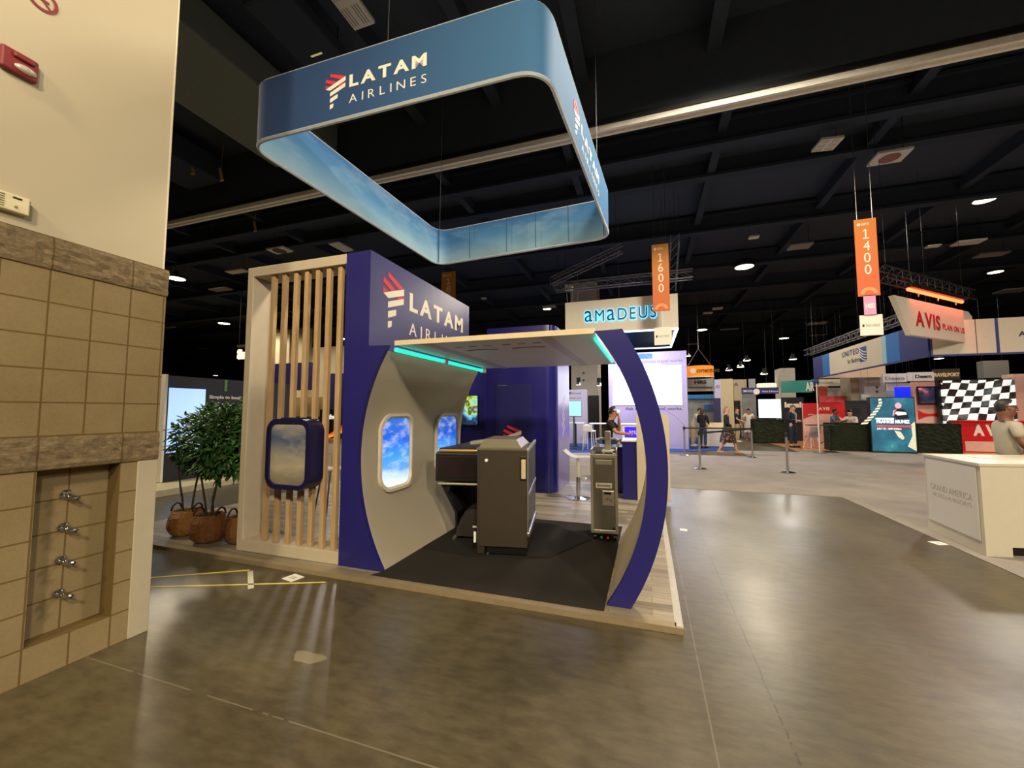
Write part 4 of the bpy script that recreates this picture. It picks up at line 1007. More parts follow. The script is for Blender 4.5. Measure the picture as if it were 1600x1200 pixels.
# ================================================================== truss helper
TRUSS = M('truss_grey', '#77757c', 0.4, 0.6)
TRUSSD = M('truss_dark', '#2b2526', 0.5, 0.4)
def truss(a, b, s, mat, name, label, drops=True):
    a, b = Vector(a), Vector(b); d = (b - a); L_ = d.length; d.normalize(); sd = d.cross(Z).normalized() * s / 2; up = Z * s / 2
    t = thing(name, label, 'truss', a); n = max(2, int(L_ / (s * 1.6)))
    ch = MB()
    for p, q in ((1, 1), (1, -1), (-1, 1), (-1, -1)): ch.cyl(a + sd * p + up * q, b + sd * p + up * q, s * 0.07, seg=6)
    ch.build('chords', mat, t)
    br_ = MB()
    for k in range(n):
        p0 = a + d * L_ * k / n; p1 = a + d * L_ * (k + 1) / n
        for p in (1, -1):
            br_.cyl(p0 + sd * p + up, p1 + sd * p - up, s * 0.035, seg=5); br_.cyl(p0 + sd * p - up, p0 + sd * p + up, s * 0.035, seg=5)
            br_.cyl(p0 + sd + up * p, p1 - sd + up * p, s * 0.035, seg=5)
    br_.build('bracing', mat, t)
    if drops:
        for u in (0.08, 0.92):
            p = a + d * L_ * u; MB().cyl(p + up, Vector((p.x, p.y, 9.29)), 0.005, seg=5).build('chain', BLACKM, t)
    return t

# ================================================================== big white sign with blue glowing letters + its stand
SY = 15.0
am = thing('hanging_box_sign', 'white hanging box sign with glowing blue letters', 'hanging sign', (-0.9, SY, 4.43))
BOXW = M('box_sign_white', '#ece4d0', 0.55, var=0.03)
x0, x1, z0, z1, D2 = -2.9, 1.08, 4.44, 5.66, 4.4
MB().box((x0, SY, z0), (x1, SY + 0.08, z1), 0.005).build('front_panel', BOXW, am)
MB().box((x0, SY + 0.08, z0), (x0 + 0.08, SY + D2, z1)).box((x1 - 0.08, SY + 0.08, z0), (x1, SY + D2, z1)).build('side_panel', BOXW, am)
BLUEP = NT('blue_wave_print'); p, x, y, z = BLUEP.pos(); wv = BLUEP.n('ShaderNodeTexWave', wave_type='RINGS'); wv.inputs['Scale'].default_value = 0.35; wv.inputs['Distortion'].default_value = 2.5; BLUEP.l(p, wv.inputs['Vector'])
BLUEP.l(BLUEP.ramp(wv.outputs[0], [(0.2, '#0c2147'), (0.5, '#1b4b8c'), (0.8, '#2b6db5')]), BLUEP.b.inputs['Base Color'])
MB().box((x0 + 0.08, SY + D2 - 0.08, z0), (x1 - 0.08, SY + D2, z1)).build('back_panel', BLUEP.m, am)
GLOWW = emit('edge_glow', '#dff6ff', 2.2)
for u in (0.12, 0.5, 0.88): MB().cyl((x0 + (x1 - x0) * u, SY + 0.04, z1 - 0.02), (x0 + (x1 - x0) * u, SY + 0.04, 9.29), 0.006, seg=6).build('hanging_cable', STEEL, am)
m = MB().box((x0, SY - 0.01, z0 - 0.05), (x1, SY + 0.06, z0)).box((x1 - 0.07, SY, z0 - 0.05), (x1, SY + D2, z0)).box((x0, SY + D2 - 0.07, z0 - 0.05), (x1, SY + D2, z0)).box((x0, SY, z0 - 0.05), (x0 + 0.07, SY + D2, z0))
m.build('edge_light', GLOWW, am)
lx0 = at_y(914, 503, SY); lx1 = at_y(1025, 485, SY); lw = lx1.x - lx0.x
text(am, 'aMaDEUS', (lx0.x, SY - 0.05, lx0.z - 0.02), X, Z, lw, 0.42, M('letter_teal', '#16495c', 0.4), 0.03, 0.0, each=0.3)
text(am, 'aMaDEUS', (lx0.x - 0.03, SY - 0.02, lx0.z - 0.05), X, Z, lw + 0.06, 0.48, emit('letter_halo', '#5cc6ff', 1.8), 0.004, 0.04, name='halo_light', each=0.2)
truss((-3.3, SY + 0.2, 6.35), (1.6, SY + 0.2, 6.35), 0.3, TRUSS, 'lighting_truss', 'grey truss just above the white sign with blue letters')
truss(at_y(862, 440, 14.6), at_y(972, 388, 14.2), 0.26, TRUSS, 'lighting_truss', 'slanting grey truss end below the ring sign, left of the 1600 banner')
truss(at_y(1055, 372, 14.0), at_y(1050, 450, 16.5), 0.26, TRUSS, 'lighting_truss', 'short grey truss right behind the orange 1600 banner')
t = thing('motor_box', 'white chain motor box on the left end of the grey truss', 'motor', at_y(889, 450, 15.75))
p = at_y(889, 450, 15.75)
MB().box((p.x - 0.15, p.y - 0.1, p.z - 0.12), (p.x + 0.15, p.y + 0.1, p.z + 0.12), 0.02).build('housing', PUREW, t); MB().cyl((p.x - 0.1, p.y, p.z - 0.1), (p.x - 0.05, p.y, 5.66), 0.012, seg=6).cyl((p.x + 0.1, p.y, p.z - 0.1), (p.x + 0.2, p.y, 5.66), 0.012, seg=6).build('cable', STEEL, t)
for k, xx in enumerate((-2.2, -0.9, 0.4)):
    l = bpy.data.lights.new('box_sign_downlight', 'AREA'); l.energy = 110; l.color = (0.78, 0.74, 1.0); l.size = 0.8
    oo = bpy.data.objects.new('box_sign_downlight', l); COL.objects.link(oo); oo.location = (xx, SY + 1.5, z0 + 0.1)
# tall wall with projection screen
LAV = M('lavender_wall', '#a49cc0', 0.5, var=0.03)
WYV = 17.8
sw = thing('screen_wall', 'tall lavender wall with a bright projection screen, below the white box sign', 'display wall', (0, WYV, 0.01))
MB().box((-1.58, WYV, 0.013), (1.55, WYV + 0.25, 4.02), 0.005).build('wall_panel', LAV, sw)
MB().box((-1.40, WYV - 0.03, 1.80), (1.34, WYV, 3.42), 0.004).build('projection_screen', emit('projection_white', '#effafb', 1.6), sw)
text(sw, 'A better way business travel works', (-2.0 + 0.62, WYV, 3.52), X, Z, 2.78, 0.17, M('wall_text_grey', '#5d5a7d', 0.6), 0.004, 0.0)
text(sw, 'Ask us how travel works.', (-0.9, WYV, 1.58), X, Z, 2.25, 0.13, M('wall_text_dark', '#4a4864', 0.6), 0.004, 0.02)
MB().box((-0.45, WYV - 0.006, 3.74), (-0.17 + 0.4, WYV, 3.95)).build('blue_tag', M('tag_blue', '#2f72b4', 0.5), sw)
m = MB(); m.tube([(-0.2, WYV - 0.003, 4.0), (0.4, WYV - 0.003, 3.6), (0.9, WYV - 0.003, 3.45)], 0.008, 5); m.tube([(0.5, WYV - 0.003, 1.75), (1.1, WYV - 0.003, 1.3), (1.5, WYV - 0.003, 0.85)], 0.008, 5)
m.build('printed_line', M('line_violet', '#8b86ad', 0.6), sw)
text(sw, 'aMaDEUS', (-1.25, WYV - 0.031, 3.22), X, Z, 0.35, 0.06, DARKT, 0.002, 0.01, name='screen_lettering', each=0.18)
# desk with a blue monitor beneath
dk = thing('info_desk', 'white info desk with a blue screen, left of the cabin rib', 'desk', (-1.0, 15.8, 0.013))
a = at_y(972, 662, 15.0); b = at_y(999, 700, 15.0)
MB().box((a.x, 15.0, 0.02), (a.x + 1.2, 15.5, a.z - 0.05), 0.01).build('body', PUREW, dk); MB().box((a.x - 0.05, 14.95, a.z - 0.05), (a.x + 1.25, 15.55, a.z), 0.01).build('desk_top', PUREW, dk)
c0 = at_y(976, 667, 14.98); c1 = at_y(1000, 684, 14.98)
sc_ = MB().box((c0.x, 14.985, c1.z), (c0.x + 0.95, 15.0, c0.z), 0.002).build('screen', emit('screen_royal_blue', '#2a14e8', 1.3), dk)
text(sc_, 'aMaDEUS', (c0.x + 0.14, 14.985, c1.z + 0.12), X, Z, 0.7, 0.13, LETTER, 0.003, 0.0, each=0.18)
# kiosk with monitor on a stand
kw = thing('partner_wall', 'lavender-grey partner wall with small dark lettering behind a monitor stand', 'display wall', (-4.0, 19.0, 0.01))
a = at_y(886, 609, 19.0); b = at_y(917, 609, 19.0)
MB().box((a.x - 0.6, 19.0, 0.013), (b.x, 19.2, a.z), 0.02).build('panel', M('partner_wall_grey', '#aeabb8', 0.5), kw)
text(kw, 'Microsoft', (at_y(894, 617, 19).x, 19.0, at_y(894, 616, 19).z), X, Z, 0.42, 0.085, DARKT, 0.003, 0.0)
text(kw, 'Business travel', (at_y(889, 622, 19).x, 19.0, at_y(889, 623, 19).z), X, Z, 0.58, 0.07, DARKT, 0.003, 0.0)
m = MB(); p = at_y(889, 616, 19)
for i in range(2):
    for j in range(2): m.box((p.x + i * 0.06, 18.995, p.z + j * 0.06), (p.x + i * 0.06 + 0.05, 19.0, p.z + j * 0.06 + 0.05))
m.build('window_emblem', DARKT, kw)
ms = thing('monitor_stand', 'light blue monitor on a slim dark floor stand left of the black doorway', 'monitor', (-3.2, 16.4, 0.013))
a = at_y(886, 626, 16.4); b = at_y(909, 651, 16.4); xc = at_y(897, 700, 16.4).x
mm = MB().box((a.x, 16.4, b.z), (b.x, 16.45, a.z), 0.008).build('housing', STEEL, ms)
MB().box((a.x + 0.02, 16.392, b.z + 0.03), (b.x - 0.02, 16.399, a.z - 0.02)).build('screen', emit('screen_pale_blue', '#8fd3ee', 1.0), mm)
MB().cyl((xc, 16.44, 0.03), (xc, 16.44, b.z), 0.035, seg=10).build('pole', M('pole_grey', '#3f4a54', 0.4), ms); MB().box((xc - 0.3, 16.2, 0.0135), (xc + 0.3, 16.7, 0.03), 0.004).build('base', BLACKM, ms)
# white high tables and stools in that stand
def bistro(x, y, label):
    t = thing('high_table', label, 'table', (x, y, 0.013))
    MB().lathe([(0.001, 1.0), (0.36, 1.0), (0.37, 1.02), (0.36, 1.04), (0.001, 1.04)], seg=20).build('table_top', PUREW, t, world=False)
    MB().cyl((0, 0, 0.02), (0, 0, 1.0), 0.035, seg=10).build('column', BLACKM, t, world=False); MB().lathe([(0.25, 0), (0.25, 0.012), (0.03, 0.03)], seg=18).build('base', BLACKM, t, world=False)
    return t
def tall_stool(x, y, rz, label, grp='white stools at the pale stand'):
    t = thing('white_stool', label, 'stool', (x, y, 0.013), rz, grp)
    MB().box((-0.19, -0.19, 0.72), (0.19, 0.19, 0.77), 0.02).build('seat', PUREW, t, world=False)
    MB().box((-0.19, 0.16, 0.77), (0.19, 0.19, 0.98), 0.015).build('backrest', PUREW, t, world=False)
    for sx in (-1, 1):
        for sy in (-1, 1): MB().cyl((sx * 0.16, sy * 0.16, 0.73), (sx * 0.2, sy * 0.2, 0), 0.013, seg=6).build('leg', PUREW, t, world=False)
    return t
p = at_z(912, 700, 0); 
bistro(-2.95, 17.4, 'white high table behind the stools, left of the seated person in black'); bistro(-1.95, 16.9, 'white high table right beside the seated person in black')
tall_stool(-3.45, 17.1, R(20), 'white stool left of the nearer high table, beside the monitor pole'); tall_stool(-2.4, 17.3, R(200), 'white stool between the two white high tables'); tall_stool(-2.2, 16.2, R(160), 'white stool directly left of the seated person in black')
tall_stool(-3.75, 17.6, R(-40), 'white stool farthest back behind the monitor pole')
t = thing('lounge_chair', 'white tub chair on the blue carpet right of the cabin rib', 'chair', at_z(1053, 692, 0.013), R(-60))
MB().box((-0.33, -0.33, 0.12), (0.33, 0.33, 0.42), 0.04).build('seat', PUREW, t, world=False); MB().box((-0.36, 0.25, 0.12), (0.36, 0.36, 0.78), 0.04).box((-0.38, -0.3, 0.12), (-0.28, 0.3, 0.62), 0.03).box((0.28, -0.3, 0.12), (0.38, 0.3, 0.62), 0.03).build('backrest', PUREW, t, world=False)
for a_, b_ in ((-.28, -.28), (.28, -.28), (-.28, .28), (.28, .28)): MB().cyl((a_, b_, 0), (a_, b_, 0.13), 0.02, seg=8).build('leg', BLACK, t, world=False)
# square columns of the hall
COLW = M('column_paint', '#c9c1ad', 0.7, var=0.03)
def column(px0, px1, yv, ztop, depth=1.0, mat=None, dots=None):
    a = at_y(px0, 640, yv); b = at_y(px1, 640, yv)
    o = MB().box((a.x, yv, 0), (b.x, yv + depth, ztop), 0.01).build('column', mat or COLW); struct(o)
    if dots:
        m = MB()
        for q in dots:
            c = at_y(*q, yv); m.cyl((c.x, yv - 0.03, c.z), (c.x, yv, c.z), 0.06, seg=12)
        m.build('wall_socket', M('socket_dark', '#4b4a45', 0.6), o)
    return o
column(893, 935, 24.0, 9.3, 1.6, None, [(912, 583), (912, 594)])
o = MB().box((at_y(919, 640, 23.9).x, 23.85, 0), (at_y(936, 640, 23.9).x, 23.99, at_y(919, 618, 23.9).z)).build('door_1', BLACK); struct(o)
column(1222, 1245, 33.0, at_y(1230, 575, 33).z, 1.4)
column(1126, 1147, 25.0, at_y(1130, 592, 25).z, 1.2, M('tan_column', '#c7b893', 0.6))
column(1331, 1352, 26.0, at_y(1340, 574, 26).z, 1.2, M('grey_tan_column', '#a39a84', 0.7)); column(1352, 1386, 25.5, at_y(1360, 572, 25.5).z, 1.2, M('grey_column', '#a7a3a4', 0.7), [(1370, 605), (1370, 612)])
column(1586, 1640, 20.6, 2.95, 0.5, M('peach_panel', '#d8ac98', 0.6))
# ================================================================== round orange sign, banners and stands far down the hall
t = thing('round_hanging_sign', 'round orange hanging sign with a C emblem on two slanted cables', 'hanging sign', at_y(1094, 588, 26))
a = at_y(1073, 588, 26); b = at_y(1118, 570, 26); rad_ = (b.x - a.x) / 2; cx = (a.x + b.x) / 2
prof = [(rad_, a.z), (rad_, b.z)]
ORS = emit('orange_lit_sign', '#f08a1e', 0.55)
MB().lathe([(rad_, a.z), (rad_, b.z), (rad_ - 0.05, b.z), (rad_ - 0.05, a.z)], (cx, 26 + rad_, 0), 36).build('drum', ORS, t, True)
MB().lathe([(rad_ + 0.01, a.z - 0.06), (rad_ + 0.01, a.z), (rad_ - 0.06, a.z), (rad_ - 0.06, a.z - 0.06)], (cx, 26 + rad_, 0), 36).build('lower_rim', PUREW, t, True)
text(t, 'cornerstone', (a.x + 0.55, 25.98 + 0.03, a.z + 0.2), X, Z, 1.22, 0.24, M('dark_brown', '#3a2412', 0.5), 0.03, 0.02)
m = MB().lathe([(0.09, 0), (0.15, 0), (0.15, 0.03), (0.09, 0.03)], seg=18); m.bm.transform(Matrix.Translation((a.x + 0.36, 26.05, a.z + 0.32)) @ Matrix.Rotation(R(90), 4, 'X')); m.build('emblem', LETTER, t)
pk = at_y(1091, 545, 26 + rad_)
MB().cyl((a.x + 0.1, 26 + rad_, b.z), pk, 0.02, seg=5).cyl((b.x - 0.1, 26 + rad_, b.z), pk, 0.02, seg=5).cyl(pk, (pk.x, pk.y, 9.29), 0.02, seg=5).build('cable', STEEL, t)
def board(px0, px1, py0, py1, yv, mat, name, label, cat='sign', txt=None, tb=None, tmat=None, dp=0.12, hang=True, bold=0.01, each=False, base=False, slant=0.0):
    a = at_y(px0, py0, yv); b = at_y(px1, py1, yv)
    z0 = 0.013 if base else b.z
    t = thing(name, label, cat, ((a.x + b.x) / 2, yv, z0))
    MB().box((a.x, yv, z0), (b.x, yv + dp, a.z), 0.004).build('panel', mat, t)
    if txt:
        u0, v0, u1, v1 = tb
        q = at_y(u0, v1, yv); r = at_y(u1, v0, yv)
        text(t, txt, (q.x, yv, q.z), X, Z, r.x - q.x, r.z - q.z, tmat or DARKT, 0.012, bold, each=each, slant=slant)
    if hang:
        for u in (0.1, 0.9): MB().cyl((a.x + (b.x - a.x) * u, yv + dp / 2, a.z), (a.x + (b.x - a.x) * u, yv + dp / 2, 9.29), 0.004, seg=5).build('hanger', BLACKM, t)
    return t
GREYB = M('board_grey', '#aeb4b2', 0.6)
board(1074, 1116, 589, 604, 28.5, GREYB, 'hanging_sign', 'grey hanging sign with three dark capitals under the orange round sign', 'hanging sign', 'HRS', (1085, 594, 1104, 600), DARKT, 0.3, True, 0.04)
board(1074, 1116, 604, 611, 28.8, M('board_cream', '#d8cfb4', 0.6), 'banner_strip', 'cream strip directly below the grey sign with three dark capitals', 'banner', hang=True)
t = thing('blue_stand', 'blue exhibition stand with rounded header behind the group of visitors', 'booth', at_z(1095, 690, 0.0))
a = at_y(1074, 617, 26); b = at_y(1116, 623, 26)
BLUES = M('stand_blue', '#2b7fc0', 0.5)
MB().box((a.x, 26, b.z), (b.x, 26.5, a.z), 0.02).build('header', BLUES, t)
MB().box((a.x, 26.2, 0.0), (b.x, 26.6, b.z)).build('back_panel', M('stand_grey_photo', '#8b8d8a', 0.6, var=0.3, nscale=2), t)
m = MB()
for u in (0.1, 0.36, 0.62, 0.88): m.cyl((a.x + (b.x - a.x) * u, 26.1, at_y(0, 633, 26).z), (a.x + (b.x - a.x) * u, 26.1, b.z), 0.12, seg=10)
m.build('hanging_drops', BLUES, t)
board(1100, 1114, 632, 641, 25.8, M('blue_plate', '#2a5d9e', 0.5), 'blue_plate', 'small blue plate hanging right of the blue drops', 'sign', hang=True)
board(1116, 1127, 593, 625, 24.6, M('lavender_panel', '#c3bfdf', 0.5), 'tower_panel', 'narrow lavender tower panel left of the tan column', 'display wall', 'AI', (1118, 601, 1124, 607), M('violet_letters', '#6d63c0', 0.5), 0.4, False, base=True)
board(1115, 1127, 622, 660, 24.2, NAVY2, 'navy_screen', 'navy upright screen under the lavender tower panel', 'screen', hang=False, dp=0.1, base=True)
board(1146, 1170, 593, 690, 27.5, M('tan_wall', '#c4b79b', 0.6), 'stand_wall', 'tan stand wall with a single letter A right of the tan column', 'display wall', 'A', (1147, 598, 1153, 603), DARKT, 0.2, False, base=True)
board(1170, 1184, 592, 690, 28, GREYB, 'stand_wall', 'grey stand wall right of the tan wall with the letter A', 'display wall', hang=False, base=True, dp=0.2)
board(1148, 1158, 626, 660, 26.5, BLACK, 'black_display', 'black shelf display at the foot of the tan wall', 'display', hang=False, dp=0.3, base=True)
nb = board(1159, 1217, 606, 615, 25, M('navy_banner', '#25286b', 0.6), 'hanging_sign', 'long navy hanging sign with white lettering and a round seal', 'hanging sign', 'OMNI HOTELS', (1161, 609, 1176, 613), LETTER, 0.1, True)
p = at_y(1182, 612, 25)
m = MB().lathe([(0.10, 0), (0.16, 0), (0.16, 0.02), (0.10, 0.02)], seg=16); m.bm.transform(Matrix.Translation((p.x, 25.0, p.z)) @ Matrix.Rotation(R(90), 4, 'X')); m.build('seal', LETTER, nb)
a = at_y(1191, 613, 25); text(nb, 'Hotels & Resorts', (a.x, 25.0, a.z), X, Z, 0.75, 0.1, LETTER, 0.012, 0, name='small_lettering')
t = thing('drum_light', 'glowing cream drum light over the long navy hanging sign', 'hanging light', at_y(1203, 606, 30))
a = at_y(1186, 606, 30); b = at_y(1217, 599, 30); r_ = (b.x - a.x) / 2
MB().lathe([(r_ * 0.96, a.z), (r_, a.z + 0.05), (r_, b.z), (r_ * 0.9, b.z + 0.04), (0.02, b.z + 0.05)], ((a.x + b.x) / 2, 30 + r_, 0), 28).build('drum', emit('drum_glow', '#f7edcc', 0.8), t, True)
MB().cyl(((a.x + b.x) / 2, 30 + r_, b.z), ((a.x + b.x) / 2, 30 + r_, 9.29), 0.02, seg=5).build('hanger', BLACKM, t)
t = board(1185, 1221, 624, 653, 23, emit('screen_mint', '#d4f3f2', 1.2), 'projection_screen', 'bright mint projection screen left of the black wall with one white word', 'screen', hang=False, dp=0.06)
a = at_y(1185, 624, 23.1); b = at_y(1221, 690, 23.1)
MB().box((a.x, 23.08, 0.0), (a.x + 0.06, 23.14, a.z)).box((b.x - 0.06, 23.08, 0.0), (b.x, 23.14, a.z)).build('screen_leg', BLACKM, t)
board(1160, 1184, 615, 690, 26, M('grey_photo_wall', '#8f9092', 0.6, var=0.25, nscale=1.5), 'stand_wall', 'grey photo wall below the long navy hanging sign', 'display wall', hang=False, base=True, dp=0.1)
TEALB = NT('teal_banner'); p, x, y, z = TEALB.pos(); n_ = TEALB.noise(p, 0.8, 3)
TEALB.l(TEALB.ramp(n_, [(0.35, '#2f8f8a'), (0.6, '#45a59a'), (0.75, '#8ac0a0')]), TEALB.b.inputs['Base Color'])
board(1221, 1270, 595, 613, 28, TEALB.m, 'hanging_sign', 'teal hanging banner with a large white A at its right end', 'hanging sign', 'AR', (1259, 597, 1272, 611), LETTER, 0.12, True, 0.03)
board(1268, 1316, 593, 603, 28.5, M('cream_sign', '#e0d6bf', 0.6), 'hanging_sign', 'cream hanging sign with a blue ball mark right of the teal banner', 'hanging sign', 'travelperk', (1281, 596, 1302, 600), GREYT, 0.12, True)
p = at_y(1273, 597, 28.43); tag(MB().ball(p, 0.22, (1, 0.3, 1), 16, 10).build('blue_ball_mark', M('ball_blue', '#24487a', 0.4), None, True), 'blue ball emblem at the left end of the cream hanging sign', 'emblem')
board(1278, 1294, 604, 619, 27.5, M('sign_mauve', '#b2918c', 0.6), 'hanging_sign', 'mauve sign with a red hexagon above the red counter wall', 'hanging sign', 'STOP', (1280, 610, 1291, 613), LETTER, 0.1, True)
p = at_y(1285, 611, 27.4)
tag(MB().lathe([(0.3, 0), (0.3, 0.02)], seg=8).build('hexagon_mark', M('hexagon_red', '#b14a33', 0.5)), 'red hexagon plate on the mauve hanging sign', 'emblem'); o = bpy.data.objects['hexagon_mark']; o.location = (p.x, 27.46, p.z); o.rotation_euler = (R(90), 0, 0)
board(1294, 1322, 606, 620, 29, M('mixed_photo', '#a9a5a0', 0.6, var=0.5, nscale=2), 'hanging_sign', 'pale photo banner right of the mauve sign', 'banner', hang=True)
board(1280, 1322, 619, 629, 26.5, M('red_photo_strip', '#d0504e', 0.6, var=0.4, nscale=3), 'photo_strip', 'red strip of small photos above the red counter wall', 'banner', hang=False, dp=0.1)
lv = board(1222, 1259, 621, 690, 24.5, M('black_wall', '#15171a', 0.6), 'display_wall', 'black display wall with one white word, behind the suited man', 'display wall', 'level', (1226, 628, 1252, 637), LETTER, 0.2, False, 0.06, base=True)
# hedge-clad counters
HEDGE = NT('hedge_green'); p, x, y, z = HEDGE.pos(); n_ = HEDGE.noise(p, 22, 5, 0.7)
HEDGE.l(HEDGE.ramp(n_, [(0.35, '#0e140a'), (0.55, '#232d14'), (0.75, '#3b4722')]), HEDGE.b.inputs['Base Color']); HEDGE.b.inputs['Roughness'].default_value = 0.9; HEDGE.bump(n_, 1.0, 0.05)
def hedge(px0, px1, yv, h, dp, label):
    a = at_z(px0, 700, 0); x0 = at_y(px0, 690, yv).x; x1 = at_y(px1, 690, yv).x
    t = thing('hedge_counter', label, 'hedge', ((x0 + x1) / 2, yv, 0.012))
    b = MB().box((x0, yv, 0.014), (x1, yv + dp, h), 0.02)
    bmesh.ops.subdivide_edges(b.bm, edges=list(b.bm.edges), cuts=14, use_grid_fill=True)
    for v in b.bm.verts: v.co += Vector((random.uniform(-.02, .02), random.uniform(-.025, .025), random.uniform(0, .025)))
    b.build('leaf_cladding', HEDGE.m, t); return t
hedge(1298, 1359, 18.95, 1.06, 0.6, 'hedge-clad counter left of the tall racing screen'); hedge(1434, 1503, 18.95, 1.06, 0.6, 'hedge-clad counter right of the tall racing screen')
hedge(1178, 1226, 22.3, 1.12, 0.5, 'dark hedge-clad counter under the bright mint screen')
# red car-hire wall
RED = M('hire_red', '#d0161c', 0.45); RPINK = M('hire_pale', '#e8b7a8', 0.5)
def redwall(px0, px1, py0, py1, yv, label, txt, tb):
    a = at_y(px0, py0, yv); b = at_y(px1, py1, yv)
    t = thing('back_wall_panel', label, 'display wall', ((a.x + b.x) / 2, yv, 0.013))
    MB().box((a.x, yv, 0.013), (b.x, yv + 0.12, a.z)).build('pale_panel', RPINK, t)
    w_ = b.x - a.x; zb = b.z; n = 16
    pts = [(a.x, yv - 0.006, a.z), (b.x, yv - 0.006, a.z)] + [(b.x - w_ * k / n, yv - 0.006, zb + 0.55 * (math.sin(math.pi * (k / n) * 0.9 + 0.15)) ** 1.0 * 0.5 - 0.05) for k in range(n + 1)]
    MB().prism(pts, (0, 0.006, 0)).build('red_panel', RED, t)
    if txt:
        q = at_y(tb[0], tb[3], yv); r = at_y(tb[2], tb[1], yv); text(t, txt, (q.x, yv - 0.006, q.z), X, Z, r.x - q.x, r.z - q.z, LETTER, 0.006, 0.04, each=0.12)
        text(t, 'plan on us today', (q.x - 0.4, yv - 0.006, q.z - 0.22), X, Z, 1.0, 0.07, LETTER, 0.006, 0, name='small_lettering')
    return t
redwall(1254, 1321, 630, 655, 21.0, 'red and pale stand wall with a small white word behind the shell chair', 'AVIS', (1279, 636, 1296, 641))
rw = redwall(1425, 1476, 597, 655, 21.0, 'peach stand wall with a television left of the checkered screen', None, None)
rw.children[1].data.materials[0] = M('peach_wall', '#dba090', 0.6)
a = at_y(1434, 640, 20.99); b = at_y(1475, 658, 20.99)
m = MB(); pts = [(a.x, 20.98, a.z + 0.05)] + [(a.x + (b.x - a.x) * k / 10, 20.98, a.z - 0.18 + 0.2 * (abs(k / 10 - 0.45) * 2) ** 2) for k in range(11)] + [(b.x, 20.98, b.z + 0.12)] + [(b.x - (b.x - a.x) * k / 10, 20.98, b.z + 0.05 + 0.16 * math.sin(math.pi * k / 10)) for k in range(11)]
m.prism(pts, (0, 0.01, 0)).build('red_swoosh', RED, rw)
tv2 = board(1433, 1464, 604, 632, 20.9, BLACK, 'wall_television', 'dark television on the peach wall left of the checkered screen', 'television', hang=False, dp=0.06)
t0 = NT('tv_race_picture'); p, x, y, z = t0.pos(); n_ = t0.noise(p, 2.2, 4); c_ = t0.ramp(n_, [(0.35, '#14151f'), (0.5, '#2b2f4a'), (0.6, '#7c3a4d'), (0.7, '#c58f97')]); t0.l(c_, t0.b.inputs['Base Color']); t0.l(c_, t0.b.inputs['Emission Color']); t0.b.inputs['Emission Strength'].default_value = 0.5
a = at_y(1435, 606, 20.9); b = at_y(1462, 630, 20.9); MB().box((a.x, 20.89, b.z), (b.x, 20.899, a.z)).build('screen', t0.m, tv2)
board(1399, 1433, 605, 621, 22.5, emit('screen_blue', '#1022e6', 1.2), 'blue_screen', 'bright blue screen above the tall racing screen', 'screen', hang=True, dp=0.1)
board(1386, 1424, 599, 612, 24, PUREW, 'stand_header', 'white stand header behind the bright blue screen', 'sign', hang=True, dp=0.1)
board(1386, 1436, 611, 690, 23.5, M('stand_grey_blue', '#8d93a5', 0.6), 'stand_wall', 'grey-blue stand wall behind the tall racing screen', 'display wall', hang=False, base=True, dp=0.2)
board(1322, 1358, 626, 690, 22.5, M('dark_blue_wall', '#1f2430', 0.6), 'stand_wall', 'dark stand wall behind the seated pair at the hedge counter', 'display wall', hang=False, base=True, dp=0.2)
board(1346, 1360, 616, 624, 22.0, M('exit_green', '#9fbfae', 0.5), 'green_sign', 'pale green sign beside the grey column', 'sign', 'EXIT', (1349, 618, 1357, 621), LETTER, 0.06, True)
# tall racing screen
rs2 = thing('racing_screen', 'tall upright screen showing a racing driver on a track, between the hedge counters', 'screen', (8.5, 18.6, 0.012))
a = at_y(1359, 622, 18.6); b = at_y(1433, 708, 18.6); w_ = b.x - a.x; zt = a.z
MB().box((a.x - 0.03, 18.6, 0.014), (b.x + 0.03, 18.8, zt + 0.03), 0.006).build('housing', BLACK, rs2)
PIC = NT('track_picture'); p, x, y, z = PIC.pos(); n_ = PIC.noise(p, 1.6, 4)
c_ = PIC.ramp(n_, [(0.35, '#17495f'), (0.55, '#1f5f78'), (0.68, '#2d7a88'), (0.78, '#b9b894')]); PIC.l(c_, PIC.b.inputs['Base Color']); PIC.l(c_, PIC.b.inputs['Emission Color']); PIC.b.inputs['Emission Strength'].default_value = 0.75
scr = MB().box((a.x, 18.588, 0.06), (b.x, 18.599, zt)).build('screen', PIC.m, rs2)
def on(u, v, d=18.585): return (a.x + w_ * u, d, 0.06 + (zt - 0.06) * v)
m = MB()
for k in range(9):
    u = 0.02 + 0.0; q = k / 9; r = (k + 0.6) / 9
    f = lambda q: (0.30 - 0.42 * abs(q - 0.78) ** 1.4 - 0.1 * (1 - q), 0.5 + 0.5 * q)
    p0, p1 = f(q), f(r); wd = 0.16 - 0.1 * q
    m.prism([on(p0[0] - wd, p0[1]), on(p0[0], p0[1] + 0.01), on(p1[0], p1[1] + 0.01), on(p1[0] - wd, p1[1])], (0, 0.003, 0))
m.build('kerb_picture', emit('kerb_cream', '#e9e2c2', 0.8), scr)
PINK = emit('driver_pink', '#ee9fb4', 0.8); WHT = emit('driver_white', '#f1f1ee', 0.9); DKP = emit('driver_dark', '#1d1620', 0.3)
MB().prism([on(0.64 + 0.075 * math.cos(R(k * 30)), 0.855 + 0.055 * math.sin(R(k * 30))) for k in range(12)], (0, 0.003, 0)).prism([on(0.50, 0.66), on(0.52, 0.76), on(0.60, 0.80), on(0.56, 0.68)], (0, 0.003, 0)).build('driver_head_picture', PINK, scr)
